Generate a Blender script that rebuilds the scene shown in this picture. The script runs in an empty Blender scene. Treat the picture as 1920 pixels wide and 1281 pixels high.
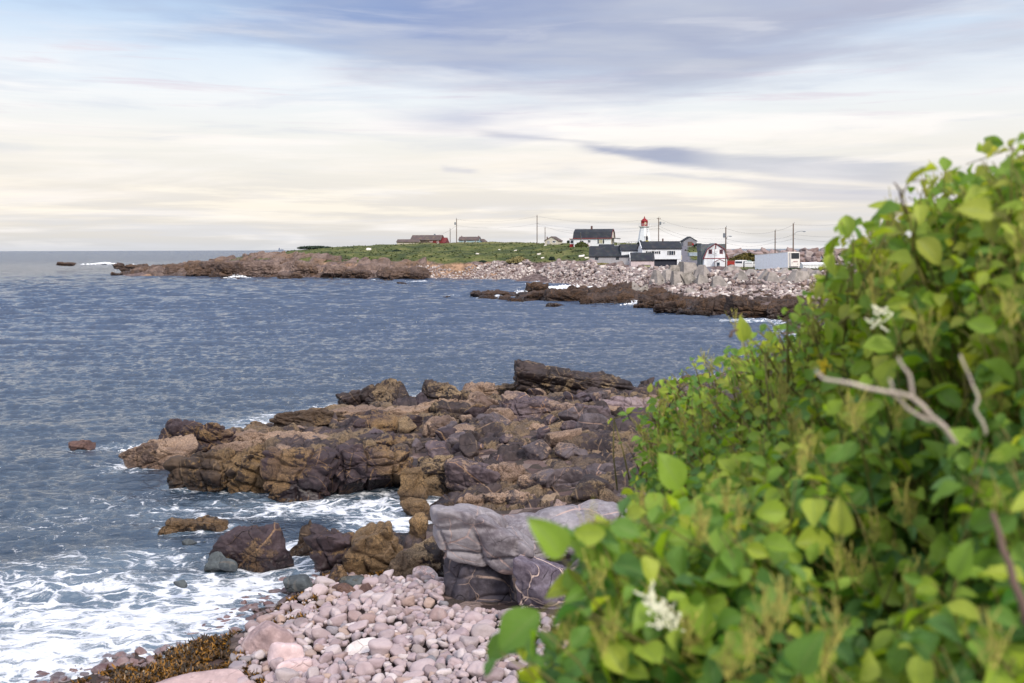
import bpy, bmesh, math, random
import numpy as np
from mathutils import Vector, Matrix
R = math.radians
PI = math.pi
C = bpy.context.scene.collection
rng = np.random.RandomState(7)
random.seed(7)

# ---------------------------------------------------------------- camera
FPX = 1867.0
CH = 8.0
PITCH = math.atan((640.5 - 467.8) / FPX)
ROLL = R(-0.17)
fw = np.array([0, math.cos(PITCH), -math.sin(PITCH)])
r0 = np.array([1.0, 0, 0]); u0 = np.array([0, math.sin(PITCH), math.cos(PITCH)])
rt = r0 * math.cos(ROLL) + u0 * math.sin(ROLL)
up = u0 * math.cos(ROLL) - r0 * math.sin(ROLL)
cd = bpy.data.cameras.new("camera")
cam = bpy.data.objects.new("camera", cd); C.objects.link(cam)
cd.sensor_width = 36; cd.lens = 35.0
cd.clip_start = 0.1; cd.clip_end = 60000
cam.matrix_world = Matrix(((rt[0], up[0], -fw[0], 0), (rt[1], up[1], -fw[1], 0), (rt[2], up[2], -fw[2], CH), (0, 0, 0, 1)))
cd.dof.use_dof = True; cd.dof.focus_distance = 55; cd.dof.aperture_fstop = 2.5
bpy.context.scene.camera = cam
CP = np.array([0, 0, CH])
def ray(px, py):
    return fw + rt * ((px - 960) / FPX) + up * ((640.5 - py) / FPX)
def atz(px, py, z=0.0):          # point where the sight line meets the height z
    d = ray(px, py); return CP + d * ((z - CH) / d[2])
def aty(px, py, Y):              # point on the sight line at distance Y
    d = ray(px, py); return CP + d * (Y / d[1])

# ---------------------------------------------------------------- node helpers
class NT:
    def __init__(s, tree): s.t = tree; s.n = tree.nodes; s.l = tree.links
    def node(s, typ, **kw):
        n = s.n.new(typ)
        for k, v in kw.items(): setattr(n, k, v)
        return n
    def put(s, sock, v):
        if v is None: return
        if hasattr(v, 'is_output') or isinstance(v, bpy.types.NodeSocket): s.l.new(v, sock)
        else:
            if isinstance(v, (tuple, list)) and len(v) == 3 and sock.type == 'RGBA': v = (*v, 1)
            sock.default_value = v
    def m(s, op, a, b=None, c=None, clamp=False):
        n = s.node('ShaderNodeMath', operation=op, use_clamp=clamp)
        s.put(n.inputs[0], a); s.put(n.inputs[1], b); s.put(n.inputs[2], c)
        return n.outputs[0]
    def vm(s, op, a, b=None):
        n = s.node('ShaderNodeVectorMath', operation=op)
        s.put(n.inputs[0], a); s.put(n.inputs[1], b)
        return n.outputs[0]
    def mul(s, v, xyz):
        return s.vm('MULTIPLY', v, tuple(xyz))
    def ss(s, v, a, b):           # smoothstep a..b -> 0..1
        n = s.node('ShaderNodeMapRange', interpolation_type='SMOOTHSTEP')
        s.put(n.inputs[0], v); s.put(n.inputs[1], a); s.put(n.inputs[2], b)
        return n.outputs[0]
    def mr(s, v, a, b, c, d):
        n = s.node('ShaderNodeMapRange'); s.put(n.inputs[0], v)
        for i, q in enumerate((a, b, c, d)): s.put(n.inputs[i + 1], q)
        return n.outputs[0]
    def noise(s, vec, scale, detail=4, rough=0.55, dist=0.0, out=0):
        n = s.node('ShaderNodeTexNoise'); s.put(n.inputs['Vector'], vec)
        s.put(n.inputs['Scale'], scale); n.inputs['Detail'].default_value = detail
        n.inputs['Roughness'].default_value = rough; n.inputs['Distortion'].default_value = dist
        return n.outputs[out]
    def vor(s, vec, scale, feature='F1', out=0, rnd=1.0):
        n = s.node('ShaderNodeTexVoronoi', feature=feature); s.put(n.inputs['Vector'], vec)
        s.put(n.inputs['Scale'], scale); n.inputs['Randomness'].default_value = rnd
        return n.outputs[out]
    def mix(s, f, a, b, blend='MIX'):
        n = s.node('ShaderNodeMix', data_type='RGBA', blend_type=blend)
        s.put(n.inputs[0], f); s.put(n.inputs[6], a); s.put(n.inputs[7], b)
        return n.outputs[2]
    def ramp(s, v, stops, interp='LINEAR'):
        n = s.node('ShaderNodeValToRGB'); cr = n.color_ramp; cr.interpolation = interp
        while len(cr.elements) < len(stops): cr.elements.new(0.5)
        for e, (p, c) in zip(cr.elements, stops):
            e.position = p; e.color = (*c, 1) if not isinstance(c, (int, float)) else (c, c, c, 1)
        s.put(n.inputs[0], v); return n.outputs[0]
    def attr(s, name, out=2):
        n = s.node('ShaderNodeAttribute', attribute_name=name); return n.outputs[out]
    def bump(s, h, strength=0.5, dist=0.02, normal=None):
        n = s.node('ShaderNodeBump'); s.put(n.inputs['Height'], h)
        s.put(n.inputs['Strength'], strength); s.put(n.inputs['Distance'], dist)
        if normal is not None: s.put(n.inputs['Normal'], normal)
        return n.outputs[0]
    def sep(s, v):
        n = s.node('ShaderNodeSeparateXYZ'); s.put(n.inputs[0], v); return n.outputs
    def comb(s, x, y, z):
        n = s.node('ShaderNodeCombineXYZ')
        for i, q in enumerate((x, y, z)): s.put(n.inputs[i], q)
        return n.outputs[0]
def lin(r, g, b):
    f = lambda c: (c / 255 / 12.92) if c / 255 <= 0.04045 else ((c / 255 + 0.055) / 1.055) ** 2.4
    return (f(r), f(g), f(b))

# ---------------------------------------------------------------- sky
SUN_EL, SUN_AZ = R(38), R(152)
wd = bpy.data.worlds.new("World"); bpy.context.scene.world = wd; wd.use_nodes = True
w = NT(wd.node_tree); w.n.clear()
wo = w.node('ShaderNodeOutputWorld'); bg = w.node('ShaderNodeBackground'); w.l.new(bg.outputs[0], wo.inputs[0])
sky = w.node('ShaderNodeTexSky', sky_type='NISHITA'); sky.sun_disc = False
sky.sun_elevation = SUN_EL; sky.sun_rotation = SUN_AZ; sky.air_density = 1.2; sky.dust_density = 1.5
tc = w.node('ShaderNodeTexCoord')
D = w.vm('NORMALIZE', tc.outputs['Generated'])
dx, dy, dz = w.sep(D)
az = w.m('ARCTAN2', dx, dy)
el = w.m('ARCSINE', w.m('MAXIMUM', dz, -0.02))
U = w.m('ADD', w.m('MULTIPLY', az, 1867 / 1920), 0.5)
V = w.m('MULTIPLY', el, 1867 / 468)
den = w.m('ADD', w.m('MAXIMUM', dz, 0.0), 0.075)
Q = w.comb(w.m('DIVIDE', dx, den), w.m('DIVIDE', dy, den), 0.0)
UV = w.comb(U, V, 0.0)
S = 10.0     # cloud radiance over the Background strength of 0.1
def K(r, g, b, k=1.0):
    c = lin(r, g, b); return tuple(q * k for q in c)
n1 = w.noise(w.mul(Q, (0.55, 0.9, 1)), 1.0, 6, 0.55)          # broad sheets in perspective
n2 = w.noise(w.mul(UV, (2.6, 6.5, 1)), 1.0, 9, 0.58, 0.7)     # streaks
n3 = w.noise(w.mul(UV, (5, 19, 1)), 1.0, 7, 0.6, 0.3)      # thin streaks
n4 = w.noise(w.mul(UV, (1.2, 2.6, 1)), 1.0, 3, 0.5)
n1b = w.noise(w.vm('ADD', w.mul(UV, (3.0, 5.5, 1)), (3.7, 1.3, 0)), 1.0, 6, 0.5, 0.4)
Vc = w.m('MULTIPLY', V, 0.5)
base = w.ramp(Vc, [(0.0, K(206, 208, 214)), (0.03, K(218, 214, 210)), (0.10, K(226, 219, 212)), (0.20, K(234, 230, 224)),
                   (0.30, K(230, 234, 238)), (0.38, K(212, 224, 238)), (0.50, K(158, 192, 230)), (1.0, K(150, 178, 214))])
nish = w.mix(1.0, sky.outputs[0], (0.1, 0.1, 0.1, 1), 'MULTIPLY')
col = w.mix(0.12, base, nish)
# left side: paler blue high up, white veil
veil = w.m('MULTIPLY', w.ss(w.m('ADD', n2, w.m('MULTIPLY', n1, 0.5)), 0.66, 0.92), w.ss(V, 0.82, 0.48))
col = w.mix(w.m('MULTIPLY', veil, 0.9), col, K(244, 240, 238))
# warm cream glow low in the sky
warm = w.m('MULTIPLY', w.ss(n2, 0.42, 0.66), w.m('MULTIPLY', w.ss(V, 0.05, 0.14), w.ss(V, 0.55, 0.25)))
col = w.mix(w.m('MULTIPLY', warm, 0.6), col, K(239, 228, 212))
warm2 = w.m('MULTIPLY', w.ss(n3, 0.45, 0.62), w.m('MULTIPLY', w.ss(V, 0.08, 0.14), w.ss(V, 0.32, 0.2)))
col = w.mix(w.m('MULTIPLY', warm2, 0.55), col, K(252, 243, 226))
# pink-lavender streaks on the left
lav = w.m('MULTIPLY', w.ss(n3, 0.52, 0.68), w.m('MULTIPLY', w.ss(V, 0.38, 0.55), w.ss(V, 0.85, 0.68)))
col = w.mix(w.m('MULTIPLY', lav, 0.6), col, K(214, 204, 214))
# low grey bands
gb = w.m('MULTIPLY', w.ss(n3, 0.53, 0.36), w.ss(V, 0.26, 0.05))
col = w.mix(w.m('MULTIPLY', gb, 0.6), col, K(208, 209, 214))
# big blue-grey sheet across the top
edge = w.ramp(U, [(0.0, 0.96), (0.12, 0.86), (0.28, 0.69), (0.45, 0.50), (0.62, 0.52), (0.8, 0.60), (1.0, 0.68)])
rag = w.m('MULTIPLY', w.m('SUBTRACT', w.m('ADD', n1b, w.m('MULTIPLY', n2, 0.5)), 0.75), 0.75)
k1 = w.ss(w.m('ADD', w.m('SUBTRACT', V, edge), rag), -0.10, 0.30)
far = w.ss(V, 2.6, 1.3)
sheet = w.ramp(U, [(0.0, K(142, 176, 220)), (0.25, K(134, 158, 200)), (0.45, K(134, 150, 190)), (0.65, K(150, 160, 188)), (0.85, K(168, 170, 190)), (1.0, K(180, 182, 194))])
sheet2 = w.mix(w.ss(n1, 0.36, 0.68), sheet, K(176, 182, 200))
sheet2 = w.mix(w.m('MULTIPLY', w.ss(n1b, 0.50, 0.70), 0.55), sheet2, K(194, 198, 208))
col = w.mix(w.m('MULTIPLY', k1, 0.95), col, sheet2)
# slim dark clouds right of the middle
def streak(u0_, v0_, u1_, v1_, th, amt, c, col, lo=0.40):
    # distance to a sloping line, thinned by noise
    t = w.m('DIVIDE', w.m('SUBTRACT', U, u0_), u1_ - u0_)
    line = w.m('ADD', w.m('MULTIPLY', t, v1_ - v0_), v0_)
    d = w.m('ABSOLUTE', w.m('ADD', w.m('SUBTRACT', V, line), w.m('MULTIPLY', w.m('SUBTRACT', n2, 0.5), 0.10)))
    env = w.m('MULTIPLY', w.ss(t, -0.05, 0.22), w.ss(t, 1.08, 0.7))
    thick = w.m('MULTIPLY', w.ss(n1b, lo - 0.12, lo + 0.2), th)
    k = w.m('MULTIPLY', w.ss(w.m('SUBTRACT', thick, d), -th * 0.35, th * 0.5), env)
    return w.mix(w.m('MULTIPLY', k, amt), col, c)
col = streak(0.56, 0.41, 0.70, 0.345, 0.040, 0.9, K(152, 160, 184), col, 0.34)
col = streak(0.63, 0.355, 0.92, 0.255, 0.040, 0.62, K(172, 178, 194), col, 0.40)
col = streak(0.60, 0.30, 0.90, 0.20, 0.022, 0.5, K(182, 186, 200), col, 0.44)
col = streak(0.46, 0.47, 0.60, 0.41, 0.030, 0.6, K(180, 182, 196), col)
col = streak(0.43, 0.32, 0.47, 0.31, 0.018, 0.5, K(190, 192, 204), col, 0.3)
col = streak(0.70, 0.215, 0.95, 0.18, 0.025, 0.5, K(186, 188, 202), col)
n5 = w.noise(w.vm('ADD', w.mul(UV, (5, 10, 1)), (1.7, 4.1, 0)), 1.0, 7, 0.56, 0.5)
col = w.mix(w.m('MULTIPLY', w.m('MULTIPLY', w.ss(n5, 0.50, 0.72), 0.26), w.ss(V, 0.1, 0.3)), col, K(238, 236, 236))
col = w.mix(w.m('MULTIPLY', w.m('MULTIPLY', w.ss(n5, 0.50, 0.30), 0.20), w.ss(V, 0.15, 0.4)), col, K(160, 174, 204))
# unseen sky: darkened ahead for water contrast, overhead and behind brightened to light scene
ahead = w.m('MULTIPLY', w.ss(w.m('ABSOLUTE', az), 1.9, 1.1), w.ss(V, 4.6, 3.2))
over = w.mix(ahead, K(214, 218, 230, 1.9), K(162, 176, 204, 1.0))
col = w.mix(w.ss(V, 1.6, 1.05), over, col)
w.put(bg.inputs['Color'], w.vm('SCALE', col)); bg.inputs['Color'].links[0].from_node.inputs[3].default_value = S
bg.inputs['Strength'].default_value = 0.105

sd = bpy.data.lights.new("sun", 'SUN'); sd.energy = 2.7; sd.angle = R(9); sd.color = (1.0, 0.91, 0.78)
sun = bpy.data.objects.new("sun", sd); C.objects.link(sun)
sv = Vector((math.sin(SUN_AZ) * math.cos(SUN_EL), math.cos(SUN_AZ) * math.cos(SUN_EL), math.sin(SUN_EL)))
sun.rotation_euler = sv.to_track_quat('Z', 'Y').to_euler(); sun.location = (0, 0, 60)
sc = bpy.context.scene
sc.view_settings.view_transform = 'Standard'; sc.view_settings.look = 'None'
sc.view_settings.exposure = 0.16; sc.view_settings.gamma = 1.0
sc.render.engine = 'CYCLES'

# ---------------------------------------------------------------- mesh helpers
def npmesh(name, V, F, smooth=True):
    me = bpy.data.meshes.new(name)
    V = np.ascontiguousarray(V, dtype=np.float32)
    Fs = F if isinstance(F, list) else [F]
    me.vertices.add(len(V)); me.vertices.foreach_set('co', V.ravel())
    nl = sum(f.size for f in Fs); nf = sum(len(f) for f in Fs)
    me.loops.add(nl); me.loops.foreach_set('vertex_index', np.concatenate([f.ravel() for f in Fs]).astype(np.int32))
    me.polygons.add(nf)
    tot = np.concatenate([np.full(len(f), f.shape[1]) for f in Fs]).astype(np.int32)
    st = np.concatenate([[0], np.cumsum(tot)[:-1]]).astype(np.int32)
    me.polygons.foreach_set('loop_start', st)
    me.polygons.foreach_set('use_smooth', np.full(nf, smooth))
    me.update(calc_edges=True)
    return me
def fattr(me, name, vals):
    a = me.attributes.new(name, 'FLOAT', 'POINT'); a.data.foreach_set('value', np.asarray(vals, dtype=np.float32))
def vattr(me, name, vals):
    a = me.attributes.new(name, 'FLOAT_VECTOR', 'POINT'); a.data.foreach_set('vector', np.asarray(vals, dtype=np.float32).ravel())
def tag(o, label=None, cat=None, group=None, kind=None):
    if label: o['label'] = label
    if cat: o['category'] = cat
    if group: o['group'] = group
    if kind: o['kind'] = kind
    return o
def link(name, me, mat=None, parent=None, loc=None):
    o = bpy.data.objects.new(name, me); C.objects.link(o)
    if mat is not None and me is not None and len(me.materials) == 0: me.materials.append(mat)
    if parent is not None: o.parent = parent
    if loc is not None: o.location = loc
    return o
def empty(name, loc, rz=0.0, label=None, cat=None, group=None):
    o = bpy.data.objects.new(name, None); C.objects.link(o); o.location = loc; o.rotation_euler = (0, 0, rz)
    o.empty_display_size = 0.2
    return tag(o, label, cat, group)

# vectorised gradient-free value noise
def _h(ix, iy, iz, seed):
    n = (ix * 374761393 + iy * 668265263 + iz * 2147483647 + seed * 974711) & 0xFFFFFFFF
    n = ((n ^ (n >> 13)) * 1274126177) & 0xFFFFFFFF
    n = n ^ (n >> 16)
    return (n & 0xFFFFFF) / float(0xFFFFFF) * 2 - 1
def vnoise(P, seed=0):
    P = np.asarray(P, dtype=np.float64)
    I = np.floor(P).astype(np.int64); f = P - I; f = f * f * f * (f * (f * 6 - 15) + 10)
    x, y, z = I[:, 0], I[:, 1], I[:, 2]; fx, fy, fz = f[:, 0], f[:, 1], f[:, 2]
    r = 0
    for a in (0, 1):
        for b in (0, 1):
            for c in (0, 1):
                r = r + _h(x + a, y + b, z + c, seed) * (fx if a else 1 - fx) * (fy if b else 1 - fy) * (fz if c else 1 - fz)
    return r
def fbm(P, octs=4, seed=0, gain=0.5):
    P = np.asarray(P, dtype=np.float64); r = np.zeros(len(P)); a = 1.0
    for i in range(octs):
        r += a * vnoise(P * (2.03 ** i) + 17.3 * i, seed + i); a *= gain
    return r
def sstep(x, a, b):
    t = np.clip((x - a) / (b - a), 0, 1); return t * t * (3 - 2 * t)

_ico = {}
def ico(sub):
    if sub not in _ico:
        bm = bmesh.new(); bmesh.ops.create_icosphere(bm, subdivisions=sub, radius=1)
        V = np.array([v.co[:] for v in bm.verts]); F = np.array([[v.index for v in f.verts] for f in bm.faces]); bm.free()
        V /= np.linalg.norm(V, axis=1)[:, None]; _ico[sub] = (V, F)
    return _ico[sub]
def ck0(a): return np.zeros(len(a), np.int64)
def rotm(rx, ry, rz):
    return np.array(Matrix.Rotation(rz, 3, 'Z') @ Matrix.Rotation(ry, 3, 'Y') @ Matrix.Rotation(rx, 3, 'X'))
def rock_verts(seed, dims, sub=5, p=12, nplanes=11, box=0.55, rough=0.05, joints=0.0, js=(1.1, 0.7, 0.5), irr=0.12, bend=0.0, bed=0.0, lay=0.45):
    """worn polyhedral rock: p-norm of random planes, joint blocks and grooves, then noise (metres)"""
    rs = np.random.RandomState(seed); V, F = ico(sub)
    N = rs.normal(size=(nplanes, 3)); N /= np.linalg.norm(N, axis=1)[:, None]
    d = rs.uniform(0.68, 1.0, nplanes)
    if box > 0:
        A = np.vstack([np.eye(3), -np.eye(3)]) + rs.normal(size=(6, 3)) * 0.22
        A /= np.linalg.norm(A, axis=1)[:, None]
        N = np.vstack([N, A]); d = np.concatenate([d, rs.uniform(box, box + 0.28, 6)])
    r = (np.maximum(V @ N.T, 0) / d) ** p
    r = r.sum(1) ** (-1.0 / p)
    P = V * r[:, None]
    ext = np.abs(P).max(0); P = P / ext
    dims = np.array(dims, float); P = P * dims / 2
    nrm = V / np.maximum(dims, 1e-3); nrm = nrm / np.linalg.norm(nrm, axis=1)[:, None]
    m = dims.mean(); off = rs.uniform(-50, 50, 3)
    disp = irr * m * 0.5 * fbm(P / m * 1.7 + off, 3, seed)
    disp += rough * m * 0.35 * fbm(P / m * 7 + off, 4, seed + 9, 0.6)
    if joints > 0:
        Rm = rotm(*rs.uniform(-0.35, 0.35, 3)); q = P @ Rm.T
        q = q + 0.22 * np.stack([fbm(P * 0.8 + off + k * 9, 2, seed + 20 + k) for k in range(3)], 1)
        q = q / np.array(js) + rs.uniform(0, 9, 3)
        ck = np.floor(q).astype(np.int64)
        disp += joints * 0.5 * _h(ck[:, 0], ck[:, 1], ck[:, 2], seed + 3)
        e = np.minimum(q - ck, 1 - (q - ck)) * np.array(js)
        g = e.min(1)
        disp -= joints * 0.8 * np.exp(-(g / 0.045) ** 2) + joints * 0.5 * np.exp(-(g / 0.14) ** 2)
    if bed > 0:
        bn = rs.normal(size=3) * [.5, .5, .25] + [0, 0.15, 1]; bn /= np.linalg.norm(bn)
        qq = (P @ bn) / lay + 0.45 * fbm(P * 0.7 + off, 3, seed + 50); sw = qq - np.floor(qq)
        lv = _h(np.floor(qq).astype(np.int64), 0 * ck0(qq), 0 * ck0(qq), seed + 8)
        disp += bed * (np.abs(sw - .35) ** .8 * .9 - .4 + .45 * lv)
        rg = 1 - 2 * np.abs(fbm(P * 1.1 + off, 3, seed + 60)); disp -= bed * .5 * np.maximum(rg, 0) ** 3
    P = P + nrm * disp[:, None]
    if bend: P[:, 2] += bend * (P[:, 0] / (dims[0] / 2)) ** 2 * dims[2]
    return P, F

# ---------------------------------------------------------------- materials
def new_mat(name):
    m = bpy.data.materials.new(name); m.use_nodes = True
    t = NT(m.node_tree); t.n.clear()
    o = t.node('ShaderNodeOutputMaterial'); b = t.node('ShaderNodeBsdfPrincipled'); t.l.new(b.outputs[0], o.inputs[0])
    t.out = o; t.b = b
    b.inputs['Specular IOR Level'].default_value = 0.35
    return m, t
def simple(name, c, rough=0.7, var=0.12, scale=3.0, bump=0.0, bs=20, metal=0, spec=0.35, stretch=(1, 1, 1)):
    m, t = new_mat(name)
    g = t.node('ShaderNodeTexCoord').outputs['Object']
    g = t.mul(g, stretch)
    n = t.noise(g, scale, 5, 0.6)
    c = tuple(c)
    a = tuple(max(0, q * (1 - var * 2.2)) for q in c); bb = tuple(min(1, q * (1 + var)) for q in c)
    t.put(t.b.inputs['Base Color'], t.mix(t.ss(n, 0.3, 0.7), a, bb))
    t.b.inputs['Roughness'].default_value = rough; t.b.inputs['Metallic'].default_value = metal
    t.b.inputs['Specular IOR Level'].default_value = spec
    if bump: t.put(t.b.inputs['Normal'], t.bump(t.noise(g, bs, 4), bump, 0.02))
    return m
def siding(name, c, step=0.2, vertical=False, dirt=0.25):
    m, t = new_mat(name)
    g = t.node('ShaderNodeTexCoord').outputs['Object']; x, y, z = t.sep(g)
    v = t.m('ADD', x, y) if vertical else z
    f = t.m('FRACT', t.m('DIVIDE', v, step))
    line = t.ss(t.m('ABSOLUTE', t.m('SUBTRACT', f, 0.5)), 0.40, 0.5)
    n = t.noise(t.mul(g, (1.5, 1.5, 0.5)), 1.2, 5, 0.65)
    board = t.noise(t.comb(t.m('FLOOR', t.m('DIVIDE', v, step)), 0.0, 0.0), 3.1, 0)
    k = t.m('ADD', t.m('MULTIPLY', t.ss(n, 0.45, 0.8), dirt), t.m('MULTIPLY', line, 0.25))
    k = t.m('ADD', k, t.m('MULTIPLY', t.ss(board, 0.3, 0.7), 0.18 if vertical else 0.04))
    t.put(t.b.inputs['Base Color'], t.mix(k, c, tuple(q * 0.45 for q in c)))
    t.b.inputs['Roughness'].default_value = 0.6
    t.put(t.b.inputs['Normal'], t.bump(f, 0.3, 0.03))
    return m
def shingle(name, c, alt=None):
    m, t = new_mat(name)
    g = t.node('ShaderNodeTexCoord').outputs['Object']; x, y, z = t.sep(g)
    f = t.m('FRACT', t.m('DIVIDE', z, 0.16))
    br = t.vor(t.mul(g, (2.5, 2.5, 6)), 1.0, 'F1', 1)
    n = t.noise(g, 0.7, 5, 0.6)
    base = t.mix(t.ss(n, 0.45, 0.75), c, alt or tuple(q * 1.8 for q in c))
    base = t.mix(0.25, base, t.mix(1.0, base, br, 'MULTIPLY'))
    t.put(t.b.inputs['Base Color'], base); t.b.inputs['Roughness'].default_value = 0.85
    t.put(t.b.inputs['Normal'], t.bump(f, 0.4, 0.03))
    return m
def rock_mat(name, dark, mid, tan, tanamt=0.5, vein=0.6, veincol=(0.33, 0.23, 0.15), wet=True, scale=1.0, bumpd=0.06, wetz=0.55, lich=0.0, crack=1.0, shade=False):
    m, t = new_mat(name)
    geo = t.node('ShaderNodeNewGeometry'); P = geo.outputs['Position']; x, y, z = t.sep(P)
    nx, ny, nz = t.sep(geo.outputs['Normal'])
    if scale != 1.0: P = t.vm('SCALE', P); P.node.inputs[3].default_value = scale
    w1 = t.noise(P, 0.9, 3, 0.5, 0, 1); W = t.vm('ADD', P, t.mul(t.vm('SUBTRACT', w1, (0.5, 0.5, 0.5)), (0.5, 0.5, 0.5)))
    a = t.noise(P, 0.75, 6, 0.6); b = t.noise(P, 7, 5, 0.65); c = t.noise(P, 26, 4, 0.7); big = t.noise(P, 0.42, 4, 0.55, 0.5)
    col = t.mix(t.ss(a, 0.38, 0.64), dark, mid)
    col = t.mix(t.m('MULTIPLY', t.ss(b, 0.40, 0.7), 0.45), col, tuple(q * 1.5 for q in mid))
    # rough barnacle / lichen crust
    tm = t.ss(t.m('ADD', t.m('ADD', big, t.m('MULTIPLY', t.m('SUBTRACT', b, 0.5), 0.35)), t.m('MULTIPLY', nz, 0.05)), 0.66 - tanamt * 0.3, 0.72 - tanamt * 0.3)
    tanc = t.mix(t.ss(c, 0.35, 0.65), tuple(q * 0.42 for q in tan), tuple(min(1, q * 1.35) for q in tan))
    tanc = t.mix(t.m('MULTIPLY', t.ss(a, 0.42, 0.6), 0.6), tanc, t.mix(t.ss(c, 0.3, 0.7), tuple(q * 0.5 for q in mid), tuple(q * 1.6 for q in mid)))
    col = t.mix(t.m('MULTIPLY', tm, 0.9), col, tanc)
    # veins: straight-ish intersecting lines
    v1 = t.vor(t.vm('ADD', t.mul(P, (1, 0.8, 1.0)), t.mul(t.vm('SUBTRACT', w1, (0.5, 0.5, 0.5)), (0.25, 0.25, 0.25))), 0.62, 'DISTANCE_TO_EDGE')
    v2 = t.vor(W, 1.35, 'DISTANCE_TO_EDGE')
    vk = t.m('MULTIPLY', t.ss(v1, 0.016, 0.006), t.ss(t.noise(P, 0.8, 2), 0.40, 0.56))
    vk2 = t.m('MULTIPLY', t.ss(v2, 0.016, 0.005), t.ss(t.noise(P, 0.6, 2), 0.52, 0.62))
    vv = t.m('MULTIPLY', t.m('MAXIMUM', vk, vk2), vein)
    col = t.mix(t.m('MULTIPLY', vv, t.ss(b, 0.25, 0.5)), col, veincol)
    # fine cracks
    cr = t.vor(t.vm('ADD', W, t.mul(t.noise(P, 3.1, 4, 0.6, 0, 1), (0.14, 0.14, 0.14))), 1.0, 'DISTANCE_TO_EDGE')
    ck = t.m('MULTIPLY', t.ss(cr, 0.013, 0.0), t.ss(t.noise(P, 1.1, 2), 0.42, 0.55))
    if crack: col = t.mix(t.m('MULTIPLY', ck, 0.7 * crack), col, tuple(q * 0.25 for q in dark))
    if lich: col = t.mix(t.m('MULTIPLY', t.ss(t.noise(P, 3.3, 5, 0.7), 0.60, 0.70), lich), col, (0.42, 0.40, 0.38))
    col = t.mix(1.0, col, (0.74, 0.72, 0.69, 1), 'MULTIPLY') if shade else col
    ro = 0.78
    if wet:
        wk = t.ss(t.m('ADD', z, t.m('MULTIPLY', t.m('SUBTRACT', a, 0.5), 1.0)), wetz, wetz - 0.35)
        col = t.mix(t.m('MULTIPLY', wk, 0.6), col, t.mix(1.0, col, (0.30, 0.25, 0.24, 1), 'MULTIPLY'))
        ro = t.m('SUBTRACT', 0.72, t.m('MULTIPLY', wk, 0.40))
    t.put(t.b.inputs['Base Color'], col); t.put(t.b.inputs['Roughness'], ro)
    h = t.m('ADD', t.m('MULTIPLY', b, 0.55), t.m('MULTIPLY', c, t.m('ADD', t.m('MULTIPLY', tm, 1.0), 0.12)))
    h = t.m('SUBTRACT', h, t.m('MULTIPLY', ck, 0.6 * crack)); h = t.m('ADD', h, t.m('MULTIPLY', a, 1.0)); h = t.m('SUBTRACT', h, t.m('MULTIPLY', vv, 0.15))
    t.put(t.b.inputs['Normal'], t.bump(h, 0.9, bumpd / scale))
    return m
# ---------------------------------------------------------------- ground: one height function through surveyed points
PTS = []
def cpz(px, py, z): p = atz(px, py, z); PTS.append((p[0], p[1], z))
def cpy(px, py, Y): p = aty(px, py, Y); PTS.append(tuple(p))
def cw(x, y, z): PTS.append((x, y, z))
# far shore waterline (z = 0), then offshore drop
far_shore = [(255, 514), (330, 517), (400, 518), (480, 520), (560, 521), (640, 522), (700, 523), (780, 524), (850, 523), (920, 524), (1000, 525), (1040, 533), (1090, 540), (1130, 543)]
for q in far_shore: cpz(*q, 0.0)
for q in [(300, 528), (480, 531), (640, 534), (780, 536), (900, 538), (990, 545), (1060, 548)]: cpz(*q, -1.6)
for q in [(0, 540), (300, 560), (600, 560), (850, 575), (600, 620), (900, 640), (200, 700), (1200, 640), (700, 680), (1150, 670)]: cpz(*q, -3.5)
for q in [(0, 800), (200, 780), (400, 740), (0, 950)]: cpz(*q, -2.5)
for q in [(-400, 560), (-500, 800), (-300, 480), (0, 490), (150, 488)]: cpz(*q, -4)
for y in (450, 520, 700): 
    for x in (-300, -150, 0, 150, 300): cw(x, y, -5)
# headland spit
cpy(300, 505, 318); cpy(350, 497, 318); cpy(430, 492, 316); cpy(500, 484, 318); cpy(545, 474, 325)
cpz(230, 497, -1.2); cpz(350, 492, -2.5); cpz(450, 486, -3); cpz(500, 478, -3.5)
# grass dome
for q in [(560, 470, 340), (600, 466, 345), (650, 463, 345), (720, 458.5, 345), (800, 455.5, 345), (860, 454.5, 345), (920, 454, 345), (980, 455, 340), (1040, 457, 325), (1080, 460, 312)]: cpy(*q)
for q in [(570, 484, 303), (620, 487, 296), (680, 489, 290), (740, 490, 286), (800, 490, 284), (860, 491, 280), (920, 491, 285), (960, 489, 284)]: cpy(*q)
for q in [(620, 474, 322), (740, 472, 318), (860, 470, 318), (960, 470, 312)]: cpy(*q)
# foot of the earth cliff and beach behind
for q in [(570, 497, 296), (620, 503, 290), (680, 506, 285), (740, 507, 282), (800, 507, 279), (860, 507, 278), (920, 506, 277)]: cpy(*q)
# storm berm crest
for q in [(985, 495, 276), (1040, 496, 256), (1100, 498, 236), (1160, 503, 219), (1230, 507, 204), (1300, 509, 190), (1380, 513, 184), (1450, 514, 176), (1540, 515, 172), (1640, 516, 168)]: cpy(*q)
for q in [(1000, 510, 270), (1060, 515, 233), (1120, 522, 212), (1180, 530, 190), (1240, 532, 168), (1320, 545, 150), (1400, 556, 142), (1480, 560, 138), (1600, 565, 132)]: cpy(*q)
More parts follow.
